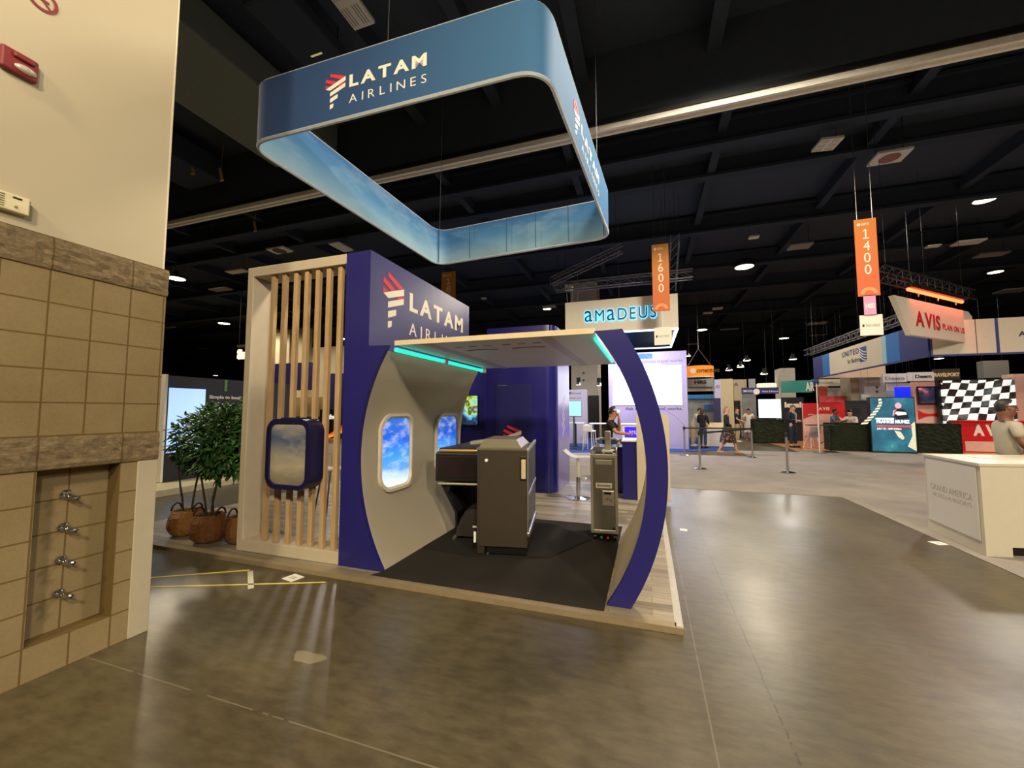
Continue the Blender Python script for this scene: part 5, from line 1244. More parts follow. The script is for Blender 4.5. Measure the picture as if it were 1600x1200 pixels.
MB().prism([on(0.52, 0.66), on(0.55, 0.78), on(0.64, 0.80), on(0.76, 0.79), on(0.84, 0.70), on(0.86, 0.62), on(0.60, 0.60)], (0, 0.002, 0)).build('driver_suit_picture', DKP, scr)
MB().prism([on(0.56, 0.71, 18.583), on(0.60, 0.745, 18.583), on(0.80, 0.73, 18.583), on(0.82, 0.69, 18.583), on(0.62, 0.67, 18.583)], (0, 0.002, 0)).build('driver_badges', WHT, scr)
MB().box(on(0.10, 0.595, 18.58), on(0.52, 0.625, 18.585)).build('caption_band', WHT, scr)
text(scr, 'FRANKIE MUNIZ', on(0.12, 0.525, 18.584), X, Z, w_ * 0.76, 0.125, WHT, 0.004, 0.05)
MB().box(on(0.12, 0.455, 18.58), on(0.92, 0.485, 18.585)).build('red_band', emit('band_red', '#e03a40', 0.8), scr)
text(scr, 'JULY 22 - 2:00-3:00pm', on(0.12, 0.40, 18.584), X, Z, w_ * 0.56, 0.075, WHT, 0.004, 0.03, name='small_lettering')
PAL = emit('smoke_cream', '#d8d4b4', 0.6)
MB().prism([on(0.52, 0.39), on(0.66, 0.37), on(0.74, 0.26), on(0.70, 0.22), on(0.60, 0.27)], (0, 0.002, 0)).prism([on(0.99, 0.56), on(0.90, 0.50), on(0.92, 0.30), on(0.80, 0.10), on(0.99, 0.02)], (0, 0.002, 0)).build('smoke_picture', PAL, scr)
# checkered flag LED wall
FLAG = NT('checkered_led'); p, x, y, z = FLAG.pos()
n_ = FLAG.noise(p, 0.55, 2, 0.4, 1)
sub = FLAG.n('ShaderNodeVectorMath', operation='SUBTRACT'); FLAG.l(n_, sub.inputs[0]); sub.inputs[1].default_value = (0.5, 0.5, 0.5)
scl = FLAG.n('ShaderNodeVectorMath', operation='SCALE'); FLAG.l(sub.outputs[0], scl.inputs[0]); scl.inputs['Scale'].default_value = 0.5
add = FLAG.n('ShaderNodeVectorMath', operation='ADD'); FLAG.l(p, add.inputs[0]); FLAG.l(scl.outputs[0], add.inputs[1])
sx = FLAG.n('ShaderNodeSeparateXYZ'); FLAG.l(add.outputs[0], sx.inputs[0])
cmb = FLAG.n('ShaderNodeCombineXYZ'); FLAG.l(FLAG.math('ADD', sx.outputs[0], FLAG.math('MULTIPLY', sx.outputs[2], -0.22)), cmb.inputs[0]); FLAG.l(FLAG.math('ADD', sx.outputs[2], FLAG.math('MULTIPLY', sx.outputs[0], -0.10)), cmb.inputs[1])
ck = FLAG.n('ShaderNodeTexChecker'); FLAG.l(cmb.outputs[0], ck.inputs[0]); ck.inputs['Scale'].default_value = 1 / 0.255
ck.inputs[1].default_value = lin('#eef4f2'); ck.inputs[2].default_value = lin('#20160f')
fo = FLAG.mix(FLAG.math('MULTIPLY', FLAG.ramp(FLAG.noise(p, 1.8, 5), [(0.45, (0, 0, 0, 1)), (0.7, (1, 1, 1, 1))]), 0.25), ck.outputs[0], lin('#aab8b8'))
FLAG.l(fo, FLAG.b.inputs['Base Color']); FLAG.l(fo, FLAG.b.inputs['Emission Color']); FLAG.b.inputs['Emission Strength'].default_value = 0.7
fl = thing('led_wall', 'large LED wall showing a waving checkered racing flag', 'screen', (12.1, 20.5, 0.012))
MB().box((11.06, 20.5, 0.9), (13.2, 20.6, 2.74)).build('screen', FLAG.m, fl); MB().box((11.0, 20.61, 0.013), (13.25, 20.8, 2.78)).build('housing', BLACK, fl)
rc2 = thing('red_counter', 'red counter with big white letters in front of the checkered screen', 'counter', (12, 19.6, 0.012))
a = at_y(1500, 659, 19.8); b = at_y(1600, 700, 19.8)
MB().box((a.x, 19.8, 0.014), (14.6, 20.3, a.z), 0.01).build('front', RED, rc2); MB().box((a.x - 0.05, 19.74, a.z), (14.6, 20.35, a.z + 0.05), 0.01).build('counter_top', RED, rc2)
MB().box((a.x + 0.1, 19.79, 0.05), (14.6, 19.8, 0.42)).build('pale_base', RPINK, rc2)
q = at_y(1521, 681, 19.8); r = at_y(1562, 666, 19.8); text(rc2, 'AVIS', (q.x, 19.8, q.z), X, Z, (r.x - q.x) * 1.3, 0.42, LETTER, 0.01, 0.05, each=0.12)
# far hanging signs right
board(1379, 1417, 584, 597, 23.5, M('panel_white_left', '#d3cec4', 0.6), 'hanging_sign', 'left white hanging panel with grey letters, leftmost under the slanted hanging sign', 'hanging sign', 'Deem', (1383, 588, 1413, 594), GREYT, 0.1, True, 0.03)
board(1418, 1460, 582, 595, 23.4, M('panel_white_right', '#d6d1c7', 0.6), 'hanging_sign', 'white hanging panel with dark letters directly left of the gold-lettered sign', 'hanging sign', 'Deem', (1430, 585, 1455, 591), DARKT, 0.1, True, 0.03)
board(1458, 1501, 577, 593, 23.9, M('sign_dark_brown', '#3b3229', 0.6), 'hanging_sign', 'dark brown hanging sign with gold letters above the checkered screen', 'hanging sign', 'TRAVELPORT', (1455, 582, 1499, 589), M('gold_letters', '#e8c890', 0.4), 0.1, True, 0.05)
board(1536, 1578, 564, 590, 30, M('far_grey_box', '#6b665c', 0.7), 'grey_box', 'dim grey hanging box above the checkered screen', 'hanging sign', hang=True, dp=0.5)
# white plastic chair + table by the red wall
def shell_chair(x, y, rz, label):
    t = thing('shell_chair', label, 'chair', (x, y, 0.013), rz)
    m = MB(); rows = []
    for k in range(11):
        u = k / 10
        yy, zz = (-0.22 + 0.42 * u * 1.6, 0.46 - 0.03 * math.sin(math.pi * u)) if u < 0.55 else (0.15 + 0.14 * (u - 0.55) / 0.45, 0.45 + 0.42 * (u - 0.55) / 0.45)
        rows.append([(-0.23 + 0.46 * j / 8, yy - 0.05 * abs(j / 4 - 1) ** 2 * (1 if u > .5 else 0), zz + 0.05 * abs(j / 4 - 1) ** 2) for j in range(9)])
    m.grid(rows); bmesh.ops.solidify(m.bm, geom=list(m.bm.faces), thickness=0.015); m.build('shell', M('chair_grey', '#b9b4b8', 0.4), t, True, world=False)
    for sx_ in (-1, 1):
        for sy_ in (-1, 1): MB().cyl((sx_ * 0.12, sy_ * 0.1, 0.44), (sx_ * 0.23, sy_ * 0.22, 0), 0.014, seg=6).build('leg', PUREW, t, world=False)
    return t
p = at_z(1268, 700, 0.0); shell_chair(p.x, 20.0, R(200), 'pale shell chair on the orange floor before the red wall')
t = thing('cafe_table', 'slim dark high table left of the hedge counter', 'table', (6.2, 18.35, 0.013))
MB().box((-0.4, -0.2, 0.98), (0.5, 0.25, 1.01), 0.006).build('table_top', BLACKM, t, world=False)
MB().cyl((0.3, 0, 0), (0.3, 0, 0.98), 0.022, seg=8).cyl((0.3, 0, 0.5), (0.0, 0, 0.3), 0.012, seg=6).build('leg', BLACKM, t, world=False)
MB().box((0.1, -0.2, 0), (0.5, 0.2, 0.012)).build('base', BLACKM, t, world=False)
p = at_z(1281, 708, 0); q = at_y(1279, 600, p.y)
t = thing('sign_pole', 'thin pale floor pole standing in front of the red wall', 'pole', (p.x, p.y, 0.013))
MB().cyl((0, 0, 0.01), (0, 0, q.z), 0.02, seg=8).build('pole', PANELW, t, world=False); MB().lathe([(0.2, 0), (0.2, 0.01), (0.02, 0.015)], seg=18).build('base', STEEL, t, world=False)

# ================================================================== slanted blue and white hanging sign
UB = M('sign_navy', '#2b357c', 0.5); UB2 = M('sign_mid_blue', '#1f6fc0', 0.5); UB3 = M('sign_sky_blue', '#9cc4d8', 0.5); UW = M('sign_cream', '#cfc6b2', 0.55, var=0.02)
UX, UY = 8.385, 16.0; UZ0, UZ1 = 3.24, 4.33; UE = 25.2
ub = thing('hanging_box_sign', 'long slanted hanging sign with navy, blue and cream stripes and a globe emblem', 'hanging sign', (UX, UY, UZ0))
def seg_(y0, y1, mt, nm): MB().box((UX - 0.03, y0, UZ0 + 0.05), (UX + 0.06, y1, UZ1)).build(nm, mt, ub)
def yat(px): return at_x(px, 560, UX).y
ys = [UY, yat(1408), yat(1387), yat(1380), yat(1297), yat(1286), UE]
seg_(ys[0], ys[1], UB, 'navy_stripe'); seg_(ys[1], ys[2], UB2, 'blue_stripe'); seg_(ys[2], ys[3], UB3, 'pale_stripe'); seg_(ys[3], ys[4], UW, 'cream_field'); seg_(ys[4], ys[5], UB2, 'blue_stripe'); seg_(ys[5], ys[6], UB, 'navy_stripe')
MB().box((UX - 0.035, UY, UZ0), (UX + 0.065, UE, UZ0 + 0.05)).build('lower_edge', UB, ub)
q0 = at_x(1316, 561, UX - 0.03); q1 = at_x(1342, 553, UX - 0.03)
text(ub, 'UNITED', (UX - 0.03, q0.y, 3.93), -Y, Z, q0.y - q1.y, 0.24, M('sign_navy_letters', '#1d2b5e', 0.5), 0.006, 0.03, each=0.25)
text(ub, 'for Business', (UX - 0.03, q0.y - 0.5, 3.60), -Y, Z, (q0.y - q1.y) * 0.75, 0.2, DARKT, 0.006, 0.0)
g0 = at_x(1345, 560, UX).y; g1 = at_x(1356, 560, UX).y
MB().box((UX - 0.036, g1, 3.55), (UX - 0.03, g0, 4.15)).build('globe_emblem', M('globe_blue', '#254a8c', 0.5), ub)
m = MB()
for k in range(4):
    pts = [(UX - 0.037, g0 - (g0 - g1) * u, 3.58 + 0.11 * k + 0.22 * (1 - u) ** 2) for u in (0.0, .25, .5, .75, 1.0)]; m.tube(pts, 0.018, 5)
m.build('globe_lines', LETTER, ub)
m = MB(); xs = [UX + 0.06, at_y(1519, 520, UY).x, at_y(1555, 520, UY).x, UX + 5.5]
MB().box((UX + 0.06, UY - 0.03, UZ0), (UX + 5.5, UY + 0.06, UZ0 + 0.05)).build('lower_edge', UB, ub)
MB().box((UX + 0.06, UY - 0.03, UZ0 + 0.05), (UX + 5.5, UY + 0.06, UZ1)).build('cream_field', UW, ub)
for xx, ww in ((UX + 0.0, 0.06), (at_y(1554, 520, UY).x, 0.07)): MB().box((xx, UY - 0.04, UZ0), (xx + ww, UY - 0.03, UZ1)).build('navy_divider', UB, ub)
MB().box((at_y(1523, 520, UY).x, UY - 0.036, UZ0 + 0.05), (at_y(1524, 520, UY).x, UY - 0.03, UZ1)).build('panel_joint', DARKT, ub)
q = at_y(1590, 525, UY); text(ub, 'American', (q.x, UY - 0.03, q.z - 0.02), X, Z, 0.9, 0.15, DARKT, 0.006, 0.02)
MB().box((UX + 0.06, 24.9, UZ0), (UX + 2.9, 25.0, UZ1 - 0.05)).build('far_side', M('sign_peach', '#dcc0a0', 0.55), ub)
for a_, b_ in ((UX, UY), (UX, UE), (UX + 5.4, UY)): MB().cyl((a_, b_, UZ1), (a_, b_, 9.29), 0.005, seg=5).build('hanger', BLACKM, ub)
truss((UX + 0.3, 16.5, 4.85), (UX + 0.3, 27, 4.85), 0.3, TRUSS, 'lighting_truss', 'long grey truss over the slanted blue and white sign')
# ================================================================== tilted white hanging sign with red light bar
AV0 = at_y(1424, 523, 13.4); ad = Vector((0.707, 0.707, 0))
def onav(px, py):
    d = ray(px, py); n = Vector((ad.y, -ad.x, 0)); o_ = Vector((0, 0, CAM_H)); t_ = (AV0 - o_).dot(n) / d.dot(n); return o_ + d * t_
av = thing('tilted_hanging_sign', 'tilted white hanging sign with red capitals under a red light bar', 'hanging sign', AV0)
nn = Vector((ad.y, -ad.x, 0))
pts = [onav(*q) for q in ((1397, 461), (1424, 523), (1518, 536), (1519, 495), (1513, 487))]
MB().prism(pts, -nn * 0.12).build('board', M('tilted_white', '#e6dccb', 0.55, var=0.02), av)
ARED = M('sign_red_letters', '#b81f26', 0.5)
c0 = onav(1431, 509); c1 = onav(1468, 513)
upv = Z
wA = (onav(1469, 500) - onav(1431, 500)).length
text(av, 'AVIS', c0 + nn * 0.002, ad, Z, wA, onav(1431, 485).z - c0.z, ARED, 0.006, 0.03, each=0.12)
c2 = onav(1473, 514.5); text(av, 'PLAN ON US', c2 + nn * 0.002, ad, Z, (onav(1506, 512) - c2).length, onav(1473, 505.5).z - c2.z, ARED, 0.006, 0.02, each=0.14)
LBAR = emit('red_bar_glow', '#ff3a1c', 14.0)
lb = thing('light_bar', 'glowing red light bar over the tilted white sign', 'stage light', onav(1420, 452))
a = onav(1419, 452); b = onav(1503, 472)
def shifted(v, dz=0, dn=0): return v + Z * dz + nn * dn
MB().cyl(shifted(a), shifted(b), 0.045, seg=10).build('red_tube', LBAR, lb)
MB().prism([shifted(a, 0.05, 0.08), shifted(b, 0.05, 0.08), shifted(b, 0.05, -0.08), shifted(a, 0.05, -0.08)], (0, 0, 0.07)).build('housing', BLACKM, lb)
for u in (0.15, 0.5, 0.85):
    p = a.lerp(b, u); MB().tube([p + Z * -0.04, p + Z * -0.14 + ad * 0.05, p + Z * -0.06 + ad * 0.1], 0.012, 5).build('clip', STEEL, lb)
l = bpy.data.lights.new('red_bar_light', 'AREA'); l.energy = 26; l.spread = R(80); l.color = (1.0, 0.10, 0.04); l.shape = 'RECTANGLE'; l.size = (b - a).length; l.size_y = 0.1
oo = bpy.data.objects.new('red_bar_light', l); COL.objects.link(oo); oo.location = (a + b) / 2 - Z * 0.06 + nn * 0.05; oo.rotation_euler = (0, 0, R(45))
truss(onav(1378, 424) - nn * 0.1, onav(1520, 461) - nn * 0.1, 0.3, TRUSSD, 'lighting_truss', 'dark truss carrying the red light bar')

# ================================================================== left background behind the shrubs and slats
kd = thing('dark_screen_wall', 'dark display wall with a pale blue screen behind the potted shrubs', 'display wall', (-9.2, 6.5, 0.0))
KX = -9.2
MB().box((KX - 0.25, 5.50, 0.13), (KX, 8.6, 2.27), 0.004).build('wall_panel', M('dark_grey_wall', '#131518', 0.5), kd)
MB().box((KX - 0.26, 5.46, 0.13), (KX + 0.01, 5.50, 2.29)).build('edge_strip', PUREW, kd)
ks = MB().box((KX, 5.53, 0.7), (KX + 0.02, 6.24, 2.02), 0.004).build('screen', emit('screen_ice_blue', '#a9ccf5', 0.95), kd)
a = at_x(330, 617, KX); text(kd, 'Simple to book.', (KX, 6.33, 1.80), Y, Z, 0.78, 0.10, LETTER, 0.005, 0.03)
text(kd, 'for you', (KX, 6.70, 1.66), Y, Z, 0.35, 0.07, LETTER, 0.005, 0.0, name='small_lettering')
MB().box((KX, at_x(351, 600, KX).y, 2.0), (KX + 0.006, at_x(355, 600, KX).y, 2.26)).build('green_bar', M('bar_green', '#6ca33a', 0.5), kd)
gp = thing('stand_platform', 'pale wood platform under the dark display wall', 'platform', (-9.5, 7, 0))
MB().box((-13, 3.4, 0), (-8.35, 9.4, 0.12), 0.004).build('deck', M('pale_wood', '#cbbf9b', 0.45, var=0.08), gp)
board(243, 262, 598, 692, 7.0, M('far_beige_panel', '#c9b894', 0.6), 'beige_panel', 'beige panel peeking out between block wall and dark display wall', 'display wall', hang=False, dp=0.1) if False else None
# far navy stand with heart colours, seen through slats
nv = thing('far_navy_stand', 'far navy stand pieces with red, orange and yellow stripes seen through the slats', 'booth', (-14, 20, 0))
def plate(px0, px1, py0, py1, yv, mt, nm, r=0.0, parent=nv):
    a = at_y(px0, py0, yv); b = at_y(px1, py1, yv)
    if r: pts = [((a.x + b.x) / 2 + u, yv, (a.z + b.z) / 2 + v) for u, v in rrect(b.x - a.x, a.z - b.z, r)]
    else: pts = [(a.x, yv, b.z), (b.x, yv, b.z), (b.x, yv, a.z), (a.x, yv, a.z)]
    return MB().prism(pts, (0, 0.2, 0)).build(nm, mt, parent)
plate(400, 494, 570, 609, 20, M('far_navy', '#22225f', 0.5), 'hanging_header', 0.5)
plate(508, 545, 584, 640, 19, M('far_navy', '#22225f', 0.5), 'tower', 0.35)
pb = plate(500, 545, 640, 687, 18.8, BLACK, 'video_panel')
a = at_y(506, 661, 18.8)
for k, c in enumerate(('#d8342e', '#ee7d22', '#f3c12f')):
    q = [at_y(*v, 18.78) for v in ((502 + k * 1, 687 - k * 2), (540, 660 + k * 5), (540, 664.5 + k * 5), (507 + k, 687 - k * 0.5))]
    MB().prism(q, (0, 0.01, 0)).build('stripe', emit('stripe_%d' % k, c, 0.5), pb)
text(pb, 'Southwest', (at_y(504, 655, 18.8).x, 18.8, at_y(504, 655, 18.8).z), X, Z, 1.3, 0.3, emit('white_glow', '#e8f0f8', 0.9), 0.01, 0.02)
MB().box((at_y(408, 600, 20.2).x, 20.25, 0), (at_y(545, 600, 20.2).x, 20.4, 1.2)).build('base_wall', M('far_dark_green', '#28321f', 0.7), nv)
t = thing('hanging_letters', 'white glowing letters hung from a dark bracket left of the slat screen frame', 'hanging sign', at_y(382, 560, 16))
a = at_y(372, 562, 16); text(t, 'Sn', (a.x, 16, a.z), X, Z, 0.62, at_y(372, 546, 16).z - a.z, emit('letters_glow', '#fdf4dc', 0.6), 0.08, 0.05)
a = at_y(370, 543, 16); MB().box((a.x, 16, a.z), (a.x + 0.9, 16.1, a.z + 0.14)).cyl((a.x + 0.1, 16.05, a.z + 0.1), (a.x + 0.1, 16.05, 9.29), 0.015, seg=5).build('bracket', BLACKM, t)
# table and stool behind the slats
WT = mat_wood('table_pine', '#a08a62', '#c2ab80', 'X')
t = thing('wooden_table', 'pale wooden table behind the last two slats', 'table', (-3.4, 5.9, PZ))
p = at_y(522, 752, 5.3)
MB().box((-4.15, 5.2, 1.02), (-3.0, 5.8, 1.06), 0.006).build('table_top', WT, t)
for a_, b_ in ((-4.08, 5.26), (-3.07, 5.26), (-4.08, 5.74), (-3.07, 5.74)): MB().box((a_ - 0.03, b_ - 0.03, PZ), (a_ + 0.03, b_ + 0.03, 1.02)).build('leg', WT, t)
def cafe_stool(x, y, rz, label):
    t = thing('cafe_stool', label, 'stool', (x, y, PZ), rz)
    MB().box((-0.19, -0.18, 0.66), (0.19, 0.18, 0.70), 0.018).build('seat', PUREW, t, True, world=False)
    m = MB(); rows = [[(-0.2 + 0.4 * j / 8, 0.17 + 0.05 * (1 - (j / 4 - 1) ** 2), 0.74 + 0.18 * k) for j in range(9)] for k in range(2)]
    m.grid(rows); bmesh.ops.solidify(m.bm, geom=list(m.bm.faces), thickness=0.015); m.build('backrest', PUREW, t, True, world=False)
    for sx_ in (-1, 1):
        for sy_ in (-1, 1): MB().cyl((sx_ * 0.14, sy_ * 0.13, 0.67), (sx_ * 0.22, sy_ * 0.22, 0), 0.012, seg=6).build('leg', STEEL, t, world=False)
    return t
cafe_stool(-4.25, 4.75, R(200), 'white stool behind the middle slats'); cafe_stool(-3.55, 4.85, R(170), 'white stool under the pale wooden table edge behind the slats')
t = thing('potted_succulent', 'small green plant in a tan pot on the pale wooden table', 'plant', (-3.25, 5.45, 1.061))
MB().lathe([(0.05, 0), (0.065, 0.1), (0.055, 0.1)], seg=14).build('pot', M('pot_tan', '#a7814f', 0.6), t, True, world=False)
m = MB(); rnd = random.Random(5)
for k in range(26):
    a_ = rnd.uniform(0, 6.28); e = rnd.uniform(0.5, 1.4); m.cyl((0, 0, 0.09), (0.11 * math.cos(a_) * math.cos(e), 0.11 * math.sin(a_) * math.cos(e), 0.09 + 0.13 * math.sin(e)), 0.012, 0.002, 5)
m.build('leaves', LEAF.m, t, world=False)

# ================================================================== hotel counter, right foreground
gc = thing('hotel_counter', 'white faceted hotel counter with grey lettering at the right edge', 'counter', (3.9, 6.3, 0.006))
F0, F1 = Vector((3.38, 5.77, 0)), Vector((3.46, 6.86, 0)); G0 = Vector((4.9, 6.05, 0)); G1 = Vector((4.9, 7.05, 0))
GCW = M('counter_white', '#c6beab', 0.42, var=0.02)
HT = 0.985
body = [F0, G0, G1, F1]
MB().prism([v + Z * 0.11 for v in body], (0, 0, HT - 0.14)).build('body', GCW, gc)
ce = sum(body, Vector()) / 4
MB().prism([ce + (v - ce) * 1.02 + Z * (HT - 0.03) for v in body], (0, 0, 0.03)).build('counter_top', GCW, gc)
MB().prism([F0 + Z * 0.007, F0 + Vector((0.24, 0.045, 0.007)), F1 + Vector((0.3, 0.0, 0.007)), F1 + Z * 0.007], (0, 0, 0.103)).build('plinth', GCW, gc)
MB().prism([F0 + Vector((0.26, 0.12, 0.007)), G0 + Vector((0, 0.1, 0.007)), G1 + Z * 0.007, F1 + Vector((0.3, -0.05, 0.007))], (0, 0, 0.1)).build('toe_recess', BLACK, gc)
fd = (F0 - F1).normalized(); fn = fd.cross(Z)
fl_ = (F0 - F1).length
q = F1 + fd * 0.06 + fn * 0.002
MB().prism([q + Z * 0.15, q + fd * (fl_ - 0.12) + Z * 0.15, q + fd * (fl_ - 0.12) + Z * 0.93, q + Z * 0.93], fn * 0.008).build('front_panel', M('panel_white', '#d2cdc2', 0.4, var=0.01), gc)
q2 = F1 + fn * 0.010
text(gc, 'GRAND AMERICA', q2 + fd * (fl_ * 0.13) + Z * 0.555, fd, Z, fl_ * 0.74, 0.075, M('counter_letter_grey', '#aaa59c', 0.5), 0.002, 0.0)
text(gc, 'HOTELS & RESORTS', q2 + fd * (fl_ * 0.17) + Z * 0.48, fd, Z, fl_ * 0.68, 0.045, bpy.data.materials['counter_letter_grey'], 0.002, 0.0, name='small_lettering')
tag(MB().box((3.75, 6.35, HT + 0.0005), (4.15, 6.6, HT + 0.004), rot=(0, 0, R(12))).build('paper_sheet', M('paper_tan', '#c9bda4', 0.6)), 'flat paper sheet lying on the white hotel counter', 'paper')

# ================================================================== crowd-control posts
def post(px, py, top, label, to=None, lvl=0.92):
    p = at_z(px, py, 0.0)
    t = thing('barrier_post', label, 'barrier post', (p.x, p.y, 0.0135))
    MB().lathe([(0.175, 0), (0.175, 0.012), (0.10, 0.026), (0.03, 0.04)], seg=28).build('base', CHROME, t, True, world=False)
    MB().cyl((0, 0, 0.03), (0, 0, 0.93), 0.027, seg=14).build('pole', STEEL, t, True, world=False)
    MB().cyl((0, 0, 0.88), (0, 0, 0.99), 0.034, seg=14).build('belt_head', BLACK, t, True, world=False)
    if to is not None:
        q = to - Vector((p.x, p.y, 0))
        d = q.normalized(); MB().prism([d * 0.035 + Z * 0.915, q - d * 0.035 + Z * 0.915, q - d * 0.035 + Z * 0.965, d * 0.035 + Z * 0.965], d.cross(Z) * 0.004).build('belt', BLACK, t, world=False)
    return t
P1, P2, P3, P4 = [at_z(*v, 0.0) for v in ((1094, 733), (1070, 712), (1231, 739), (1176, 715))]
post(1094, 733, 0, 'nearer left barrier post with a heavy chrome base', P4); post(1070, 712, 0, 'farther left barrier post by the lavender wall', P4)
post(1231, 739, 0, 'right barrier post standing alone in front of the suited man'); post(1176, 715, 0, 'farther right barrier post joined by black belts')
post(1008, 722, 0, 'barrier post hidden behind the cabin rib', P2) if False else None
t = thing('draped_table', 'table under a white cloth behind the group of visitors', 'table', at_z(1118, 700, 0.013))
p = at_z(1118, 700, 0.013)
MB().box((p.x - 0.45, p.y + 0.55, 0.02), (p.x + 0.8, p.y + 1.3, 0.76), 0.03).build('tablecloth', M('cloth_white', '#cfc9c4', 0.8, var=0.08, nscale=4), t)
MB().box((p.x - 0.2, p.y + 0.8, 0.76), (p.x + 0.6, p.y + 1.1, 1.0), 0.02, rot=(R(-25), 0, R(8))).build('display_board', M('board_sand', '#d8c9a0', 0.6), t)

# ================================================================== people
SKIN = {k: M('skin_' + k, c, 0.5, var=0.04) for k, c in (('light', '#c99a7c'), ('tan', '#a9744f'), ('brown', '#6f4630'))}
HAIR = {k: M('hair_' + k, c, 0.55, var=0.15, nscale=40) for k, c in (('black', '#15110f'), ('brown', '#3a2618'), ('blond', '#8a6a3f'), ('grey', '#7d7468'))}
def skin_mesh(joints, bones, sub=1):
    """one continuous surface grown around a skeleton; joints: name -> (x, y, z, r)"""
    names = [n for n in joints if any(n in b for b in bones)]
    idx = {n: i for i, n in enumerate(names)}
    me = bpy.data.meshes.new('skel'); me.from_pydata([joints[n][:3] for n in names], [(idx[a], idx[b]) for a, b in bones], [])
    o = bpy.data.objects.new('skel', me); COL.objects.link(o)
    md = o.modifiers.new('skin', 'SKIN'); md.use_smooth_shade = True; md.branch_smoothing = 0.4
    if not me.skin_vertices: 
        raise RuntimeError('no skin layer')
    for i, n in enumerate(names):
        r = joints[n][3]; sv = me.skin_vertices[0].data[i]
        sv.radius = r if isinstance(r, tuple) else (r, r); sv.use_root = (i == 0)
    ss_ = o.modifiers.new('sub', 'SUBSURF'); ss_.levels = sub; ss_.render_levels = sub
    bpy.context.view_layer.update()
    res = bpy.data.meshes.new_from_object(o.evaluated_get(bpy.context.evaluated_depsgraph_get()))
    bpy.data.objects.remove(o); bpy.data.meshes.remove(me)
    return res
STAND = dict(pelvis=(0, 0, .95), spine=(0, .005, 1.14), chest=(0, 0, 1.34), neck=(0, .01, 1.485), skull=(0, -.01, 1.58), crown=(0, -.005, 1.68),
             shL=(.175, .01, 1.42), elL=(.225, .03, 1.13), wrL=(.22, -.07, .89), shR=(-.175, .01, 1.42), elR=(-.225, .03, 1.13), wrR=(-.22, -.07, .89),
             hipL=(.09, 0, .90), knL=(.10, -.02, .49), anL=(.10, .03, .085), toL=(.11, -.11, .04), hipR=(-.09, 0, .90), knR=(-.10, -.02, .49), anR=(-.10, .03, .085), toR=(-.11, -.11, .04))
RAD = dict(pelvis=(.145, .11), spine=(.13, .10), chest=(.15, .105), neck=.055, skull=(.090, .108), crown=(.066, .078), shL=.062, elL=.043, wrL=.03, shR=.062, elR=.043, wrR=.03,
           hipL=.09, knL=.06, anL=.042, toL=.035, hipR=.09, knR=.06, anR=.042, toR=.035)
BODY = [('pelvis', 'spine'), ('spine', 'chest'), ('chest', 'neck'), ('neck', 'skull'), ('skull', 'crown'), ('chest', 'shL'), ('shL', 'elL'), ('elL', 'wrL'), ('chest', 'shR'), ('shR', 'elR'), ('elR', 'wrR'),
        ('pelvis', 'hipL'), ('hipL', 'knL'), ('knL', 'anL'), ('anL', 'toL'), ('pelvis', 'hipR'), ('hipR', 'knR'), ('knR', 'anR'), ('anR', 'toR')]
